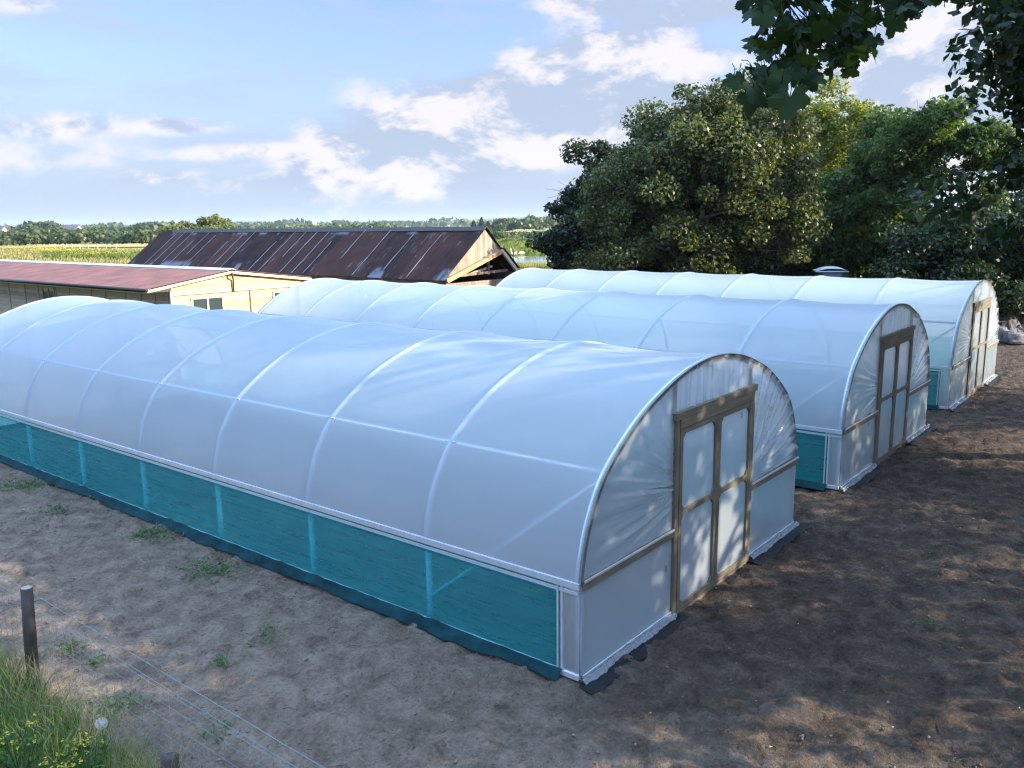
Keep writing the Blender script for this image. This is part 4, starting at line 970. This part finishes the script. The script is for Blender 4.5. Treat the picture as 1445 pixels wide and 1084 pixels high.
gp=tw(1420,32.2); tag(lump_mesh('gravel_heap',1.15,1.0,.95,GRAV,8,.14,60,None,gp),'small grey gravel heap on the left flank of the spoil heap','heap')
for k,(u,dep,w,h,lb) in enumerate(((1413,29.9,.5,.36,'largest squarish grey stone, left end of the row before the spoil heap'),(1427,29.6,.42,.30,'middle rounded grey stone in the row before the spoil heap'),(1442,29.2,.45,.28,'right low grey stone in the row before the spoil heap'))):
    bpy.ops.mesh.primitive_ico_sphere_add(subdivisions=3,radius=1,location=tw(u,dep,h*.7)); s=bpy.context.object; s.name='boulder'; s.data.name='boulder'
    for v in s.data.vertices:
        q=Vector(v.co); q=Vector((max(-.78,min(.78,q.x)),max(-.75,min(.75,q.y)),max(-.72,min(.72,q.z)))); q*=1+.22*mnoise.noise(q*1.7+Vector((k*5,0,0))); v.co=(q.x*w,q.y*w*.8,q.z*h)
    s.rotation_euler=(0,0,.4+k); s.data.materials.append(STONE); tag(s,lb,'stone',group='stones before the spoil heap')
m=MB(); a=Vector(tw(1402,30.4,.62)); b=Vector(tw(1424,30.2,.66)); m.bar(a,b,.16,.05); tag(m.build('timber_plank',BARNW),'dark plank lying across the stones before the spoil heap','plank')
GREYBOX=pbr('grey_painted_steel',(.30,.34,.37),.5,.1,.12,4); GBOX2=pbr('darker_grey_panel',(.16,.19,.21),.5,.1,.1,4)
def cabinet():
    p=tw(1424,37.5); o=empty('utility_cabinet',p,'pale grey steel cabinet on legs in the dark undergrowth','cabinet',rz=YAW-PI/2)
    m=MB(); m.box((-.40,0,1.28),(.26,.4,1.78)); m.box((-.42,-.02,1.781),(.28,.42,1.81)); m.build('upper_box',GREYBOX,o)
    m=MB(); m.box((-.43,.02,.78),(.06,.38,1.24)); m.build('lower_box',GBOX2,o)
    m=MB(); m.box((.32,.1,0),(.40,.18,1.84)); m.build('post',GREYBOX,o)
    for x in (-.38,.0): 
        m=MB(); m.box((x,.1,0),(x+.06,.16,.78)); m.build('leg',GBOX2,o)
    m=MB(); m.box((-.06,-.015,1.48),(-.02,-.001,1.60)); m.build('handle',GBOX2,o)
cabinet()
def toilet():
    p=tw(1171,34.5); o=empty('portable_toilet',p,'dark green portable toilet with a pale domed roof, behind the farthest tunnel','toilet',rz=YAW-PI/2-.2)
    G=pbr('dark_green_plastic',(.012,.06,.055),.5,0,.15,4); PL=pbr('pale_grey_plastic',(.55,.60,.62),.5,0,.1,4); PW=pbr('blue_grey_panel',(.10,.14,.19),.5,0,.1,4)
    m=MB(); m.box((-.52,-.52,0),(.52,.52,2.30)); m.build('body',G,o)
    m=MB()
    def fr(u,v):
        x=(u-.5)*2; y=(v-.5)*2; return (x*.60,y*.60,2.30+.17*(1-abs(x)**2.2)*(1-.35*abs(y)**3))
    m.grid(fr,14,10); m.box((-.6,-.6,2.265),(.6,.6,2.301)); m.build('roof',PL,o,True)
    m=MB(); m.box((-.34,-.545,.12),(.34,-.521,2.24)); d=m.build('door',PW,o)
    m=MB(); m.box((-.28,-.552,1.86),(.28,-.546,2.08)); m.build('vent_panel',PL,d)
    m=MB(); m.box((.22,-.575,1.0),(.28,-.546,1.18)); m.build('handle',PL,d)
toilet()
# orange cone half hidden at the left edge, by the shed
ORG=pbr('orange_plastic',(.75,.22,.06),.5,0,.1,4)
cp=far(-1,442,29.0); o=empty('traffic_cone',(cp[0],cp[1],0),'orange cone standing by the shed at the far left edge','cone')
m=MB(); m.tube([(0,0,.04),(0,0,.9)],[.19,.03],14); m.build('cone_body',ORG,o,True); m=MB(); m.box((-.24,-.24,0),(.24,.24,.04)); m.build('base',ORG,o)
m=MB(); m.tube([(0,0,.42),(0,0,.62)],[.128,.090],14,False); m.build('reflective_band',WHITE,o,True)

# ------------------------------------------------------------------ foreground fence, grass and weeds
POSTM=timber_mat('dark_weathered_post',(.055,.040,.03),(.015,.012,.010),(1,1,.07))
FX=-3.17
def wire_fence():
    o=empty('wire_fence',(FX,4.1,0),'stock fence of netting and barbed strands on a dark round post, bottom left','fence')
    m=MB(); m.tube([(-.03,.0,-.2),(-.01,.0,.5),(.02,.02,.975)],[.058,.056,.053],14); p=m.build('post',POSTM,o,True)
    m=MB(); m.tube([(.02,.02,.970),(.02,.02,.979)],[.052,.047],14); m.build('sawn_top',pbr('pale_end_grain',(.26,.25,.20),.9,0,.4,30),p)
    m=MB(); m.tube([(.02,-6.4,-.2),(.02,-6.4,1.1)],[.06,.06],14); m.build('post',POSTM,o,True)
    m=MB(); m.tube([(-.02,6.4,-.2),(-.02,6.4,1.06)],[.06,.06],14); m.build('post',POSTM,o,True)
    y0,y1=-6.4,6.4
    def strand(z,r,sag,barb=False,off=.07):
        m=MB(); P=[]
        n=80
        for i in range(n+1):
            y=y0+(y1-y0)*i/n; t=(i/n*2)%1; P.append((off+.006*mnoise.noise((y*3,z,1)),y,z-sag*4*t*(1-t)+.006*mnoise.noise((y*1.7,z*3,4))))
        m.tube(P,r,5)
        if barb:
            for i in range(1,n*1):
                p=Vector(P[i]); a=rnd.uniform(0,PI)
                for s in (0,1.5): d=Vector((math.cos(a+s),.3,math.sin(a+s)))*.018; m.tube([p-d,p+d],.0016,4)
        return m.build('barbed_strand' if barb else 'strand',WIREM,o,True)
    strand(.90,.0030,.02,True); strand(.775,.0022,.02); strand(.745,.0022,.03); 
    for z in (.61,.47,.33,.19,.07): strand(z,.0017,.01)
    m=MB(); y=y0
    while y<y1:
        m.tube([(.071+.004*mnoise.noise((y,1,1)),y,.745),(.071,y+.006*mnoise.noise((y,5,1)),.03)],.0019,4); y+=.15
    m.build('netting_wire',WIREM,o)
wire_fence()
m=MB(); sp=(-3.27,1.50,0); m.tube([(0,0,-.1),(.0,.0,.2),(.015,.01,.36)],[.075,.07,.066],12); tag(m.build('fence_stump',POSTM,None,True,sp),'short cut-off dark post in front of the fence wires at the bottom edge','post')
def blade_field(name, pts, hmin, hmax, w, mat_, seed, bend=.5):
    rng=np.random.default_rng(seed); P=np.array(pts); n=len(P); h=hmin+(hmax-hmin)*rng.random(n); th=rng.random(n)*2*PI; ph=rng.random(n)*2*PI
    d=np.stack([np.cos(th),np.sin(th),np.zeros(n)],-1); r=np.stack([np.cos(ph),np.sin(ph),np.zeros(n)],-1); b=bend*(.3+rng.random(n)); ww=w*(.6+.8*rng.random(n))
    rows=[]
    for t,f in ((0,1),(.35,.9),(.7,.6)):
        c=P+d*(b*h*t*t)[:,None]; c[:,2]+=h*t*(1-.25*b*t); rows+= [c-r*(ww*f)[:,None]*.5,c+r*(ww*f)[:,None]*.5]
    c=P+d*(b*h)[:,None]; c[:,2]+=h*(1-.25*b); rows.append(c)
    V=np.stack(rows,1).reshape(-1,3); base=np.arange(n)[:,None]*7
    F=np.concatenate([base+np.array([[0,1,3,2]]),base+np.array([[2,3,5,4]]),base+np.array([[4,5,6,6]])])
    Q=np.concatenate([base+np.array([[0,1,3,2]]),base+np.array([[2,3,5,4]])]); T=base+np.array([[4,5,6]])
    me=bpy.data.meshes.new(name); me.from_pydata(V.tolist(),[],Q.tolist()+T.tolist()); me.materials.append(mat_); me.update(); return link(name,me)
rg=random.Random(14)
pts=[];pale=[]
while len(pts)<12000:
    x=rg.uniform(-7,FX+.02); y=rg.uniform(1.0,7.5); 
    lim=FX-.08-.12*abs(mnoise.noise((y*1.3,4,4)))+.0*y
    if x>lim: continue
    if y>4.7+.5*mnoise.noise((x*1.2,1,1)) and rg.random()<.75: continue
    pts.append((x,y,0))
GRASSM=leaf_mat('long_green_grass',(.026,.075,.014),(.06,.14,.026),(.12,.19,.05),.35)
HAYM=leaf_mat('dry_seeding_grass',(.12,.105,.055),(.20,.17,.10),(.32,.28,.17),.3)
tag(blade_field('grass',pts,.15,.44,.010,GRASSM,5,.7),kind='stuff')
pale=[(FX-.02-abs(rg.gauss(0,.35)),rg.uniform(1.2,4.9),0) for _ in range(1300)]
tag(blade_field('dry_grass',pale,.25,.62,.0042,HAYM,6,.55),kind='stuff')
RAGST=pbr('ragwort_stem_green',(.035,.07,.018),.7); RAGL=leaf_mat('ragwort_leaf',(.02,.05,.012),(.04,.085,.02),(.08,.13,.03),.35)
def ragwort(x,y,h,seed,lb):
    o=empty('ragwort_plant',(x,y,0),lb,'flower',group='yellow ragwort in the bottom left grass'); rng=np.random.default_rng(seed)
    st=MB(); C=[]
    for k in range(9):
        a=rng.random()*2*PI; r=.16*rng.random()**.5+.02; e=Vector((r*math.cos(a),r*math.sin(a),h*(.78+.25*rng.random()))); st.tube([(0,0,0),(e.x*.35,e.y*.35,h*.5),e],[.006,.005,.003],5)
        for q in range(4): f=e+Vector(rng.normal(size=3)*np.array([.035,.035,.016])); st.tube([e-Vector((0,0,.06)),f],[.002,.0015],4); C.append(f)
    st.build('stem',RAGST,o)
    P=np.array([tuple(c) for c in C]); P=np.repeat(P,5,0)+rng.normal(size=(len(P)*5,3))*.007; Nn=rng.normal(size=P.shape)*.3; Nn[:,2]+=1
    V,F=leaves_mesh(P,Nn,.016*(.6+.8*rng.random(len(P))),rng,.9,.1); npmesh('bloom',V,F,YELF,o)
    n=230; z=rng.random(n)*h*.85; a=rng.random(n)*2*PI; r=.05+.15*rng.random(n)*(1-.3*z/h); P=np.stack([r*np.cos(a),r*np.sin(a),z+.05],-1); Nn=rng.normal(size=(n,3))*.7; Nn[:,2]+=.7
    V,F=leaves_mesh(P,Nn,.075*(.5+.8*rng.random(n)),rng,.32,.3); npmesh('foliage',V,F,RAGL,o)
def onb(u,v,z):
    return ground(u,v,z)
for (u,v,h,sd_,lb) in ((22,1030,.62,1,'left ragwort with a flat yellow flower head, at the picture edge'),(122,1050,.55,2,'biggest ragwort, below the dandelion clock'),(72,1086,.50,3,'low ragwort between the other two, at the bottom edge')):
    p=onb(u,v,h); ragwort(p[0],p[1],h,sd_,lb)
def clock():
    h=.66; p=onb(143,1021,h); o=empty('dandelion_clock',(p[0],p[1],0),'white round dandelion seed head on a thin stalk beside the fence','seed head')
    m=MB(); m.tube([(0,0,0),(.01,.0,h*.5),(0,0,h-.01)],.0028,6); m.build('stalk',RAGST,o)
    rng=np.random.default_rng(3); m=MB()
    m.tube([(0,0,h-.012),(0,0,h+.008)],[.006,.008],8)
    for _ in range(120):
        d=Vector(rng.normal(size=3)).normalized(); c=Vector((0,0,h)); e=c+d*.036; m.tube([c+d*.007,e],.0004,3)
        t=d.orthogonal().normalized(); b=d.cross(t)
        for k in range(6): a=2*PI*k/6; q=e+(t*math.cos(a)+b*math.sin(a))*.011+d*.006; m.add([e,q+t*.0007,q-t*.0007],[(0,1,2)])
    m.build('seed_ball',pbr('white_seed_down',(.5,.5,.48),.9),o)
clock()
WEED=leaf_mat('low_weed_leaf',(.02,.06,.016),(.045,.10,.028),(.10,.16,.05),.3)
for k,(u,v,r,n,lb) in enumerate(((32,687,.55,420,'widest green weed patch at the left edge, by the netting skirt'),(78,722,.35,130,'faint weed patch between the left edge and the second netting bay'),(222,754,.38,300,'bright weed clump close to the netting skirt'),(300,806,.42,330,'long weed clump right of the bright one, beside the netting skirt'),(98,917,.22,110,'weed clump right of the fence post'),(133,938,.13,60,'small weed rosette just right of the post clump'),(375,898,.26,70,'sparse weed clump in the middle of the bare soil'),(310,936,.16,60,'weed tuft below the sparse clump on bare soil'),(155,1002,.34,260,'spreading weed patch seen through the netting near the dandelion'),(310,1038,.20,50,'weed tuft behind the lower fence wires'),(1312,884,.10,40,'lone dark weed tuft on the soil in front of the gables')) ):
    p=ground(u,v); o=empty('weed_clump',p,lb,'weed',group='weeds on the bare soil'); rng=np.random.default_rng(400+k)
    P=np.stack([rng.normal(size=n)*r*.46,rng.normal(size=n)*r*.46,.015+.035*rng.random(n)],-1); Nn=rng.normal(size=(n,3))*.5; Nn[:,2]+=.9
    V,F=leaves_mesh(P,Nn,.055*(.5+.9*rng.random(n)),rng,.32,.3); npmesh('foliage',V,F,WEED,o)
    m=MB()
    for q in range(0,n,4): m.tube([(P[q][0]*.8,P[q][1]*.8,0),tuple(P[q])],.0022,4)
    m.build('stem',RAGST,o)
# crumbs of earth, chips and twigs lying on the soil
def debris(name,n,smin,smax,mat_,seed,reg,flat=.6):
    rng=np.random.default_rng(seed); V=[];F=[]
    base=np.array([(1,0,0),(-.5,.87,0),(-.5,-.87,0),(.1,.05,.9),(0,0,-.5)]); fc=np.array([(0,1,3),(1,2,3),(2,0,3),(1,0,4),(2,1,4),(0,2,4)])
    k=0
    while k<n:
        x=rng.uniform(reg[0],reg[1]); y=rng.uniform(reg[2],reg[3])
        if y>-.05 and (-.1<x<5.5 or 7.2<x<12.9 or 14.7<x<20.3): continue
        s=smin+(smax-smin)*rng.random()**3; a=rng.random()*2*PI; R=np.array([[math.cos(a),-math.sin(a),0],[math.sin(a),math.cos(a),0],[0,0,1]])
        b=(base*(1+.35*rng.normal(size=base.shape)))@R.T*np.array([s,s*.7,s*flat]); V.append(b+np.array([x,y,.012])); F.append(fc+5*k); k+=1
    return npmesh(name,np.concatenate(V),np.concatenate(F),mat_)
CLOD=pbr('earth_clod',(.17,.13,.10),.95,0,.5,7,alt=(.07,.05,.04)); CHIP=pbr('pale_stone_chip',(.5,.47,.43),.9,0,.3,8)
tag(debris('earth_crumbs',3600,.005,.034,CLOD,1,(-4,12,-4,12)),kind='stuff'); tag(debris('stone_chips',110,.005,.018,CHIP,2,(-3.5,22,-4,8)),kind='stuff')
STRAW=pbr('dark_root_bits',(.055,.038,.028),.95)
rng=np.random.default_rng(9); m=MB()
for _ in range(700):
    x=rng.uniform(-3,14); y=rng.uniform(-4,-.4) if x>-.3 else rng.uniform(-4,9); a=rng.random()*PI; l=.03+.12*rng.random()
    m.tube([(x,y,.022),(x+math.cos(a)*l*.5,y+math.sin(a)*l*.5,.03),(x+math.cos(a+.4)*l,y+math.sin(a+.4)*l,.02)],.003,4)
tag(m.build('root_fragments',STRAW),kind='stuff')

# ------------------------------------------------------------------ air
def haze():
    m=bpy.data.materials.new('pale_air'); m.use_nodes=True; nt=m.node_tree; nt.nodes.clear(); out=nt.nodes.new('ShaderNodeOutputMaterial')
    v=nt.nodes.new('ShaderNodeVolumePrincipled'); v.inputs['Color'].default_value=(.66,.78,.94,1); v.inputs['Density'].default_value=.0001; v.inputs['Anisotropy'].default_value=.1
    nt.links.new(v.outputs[0],out.inputs['Volume'])
    b=MB(); b.box((-5800,-5800,-1.3),(5800,5800,62)); tag(b.build('haze',m),kind='stuff')
haze()
EXPO=1.88
scene.render.engine='CYCLES'
scene.view_settings.view_transform='Standard'; scene.view_settings.look='None'; scene.view_settings.exposure=EXPO; scene.view_settings.gamma=1
c=scene.cycles
c.max_bounces=10; c.diffuse_bounces=4; c.glossy_bounces=3; c.transmission_bounces=8; c.transparent_max_bounces=24; c.volume_bounces=0
c.caustics_reflective=False; c.caustics_refractive=False; c.sample_clamp_indirect=6; c.use_denoising=True
try: c.denoiser='OPENIMAGEDENOISE'
except Exception: pass
c.denoising_prefilter='NONE'; c.denoising_input_passes='RGB_ALBEDO_NORMAL'; c.filter_width=1.25
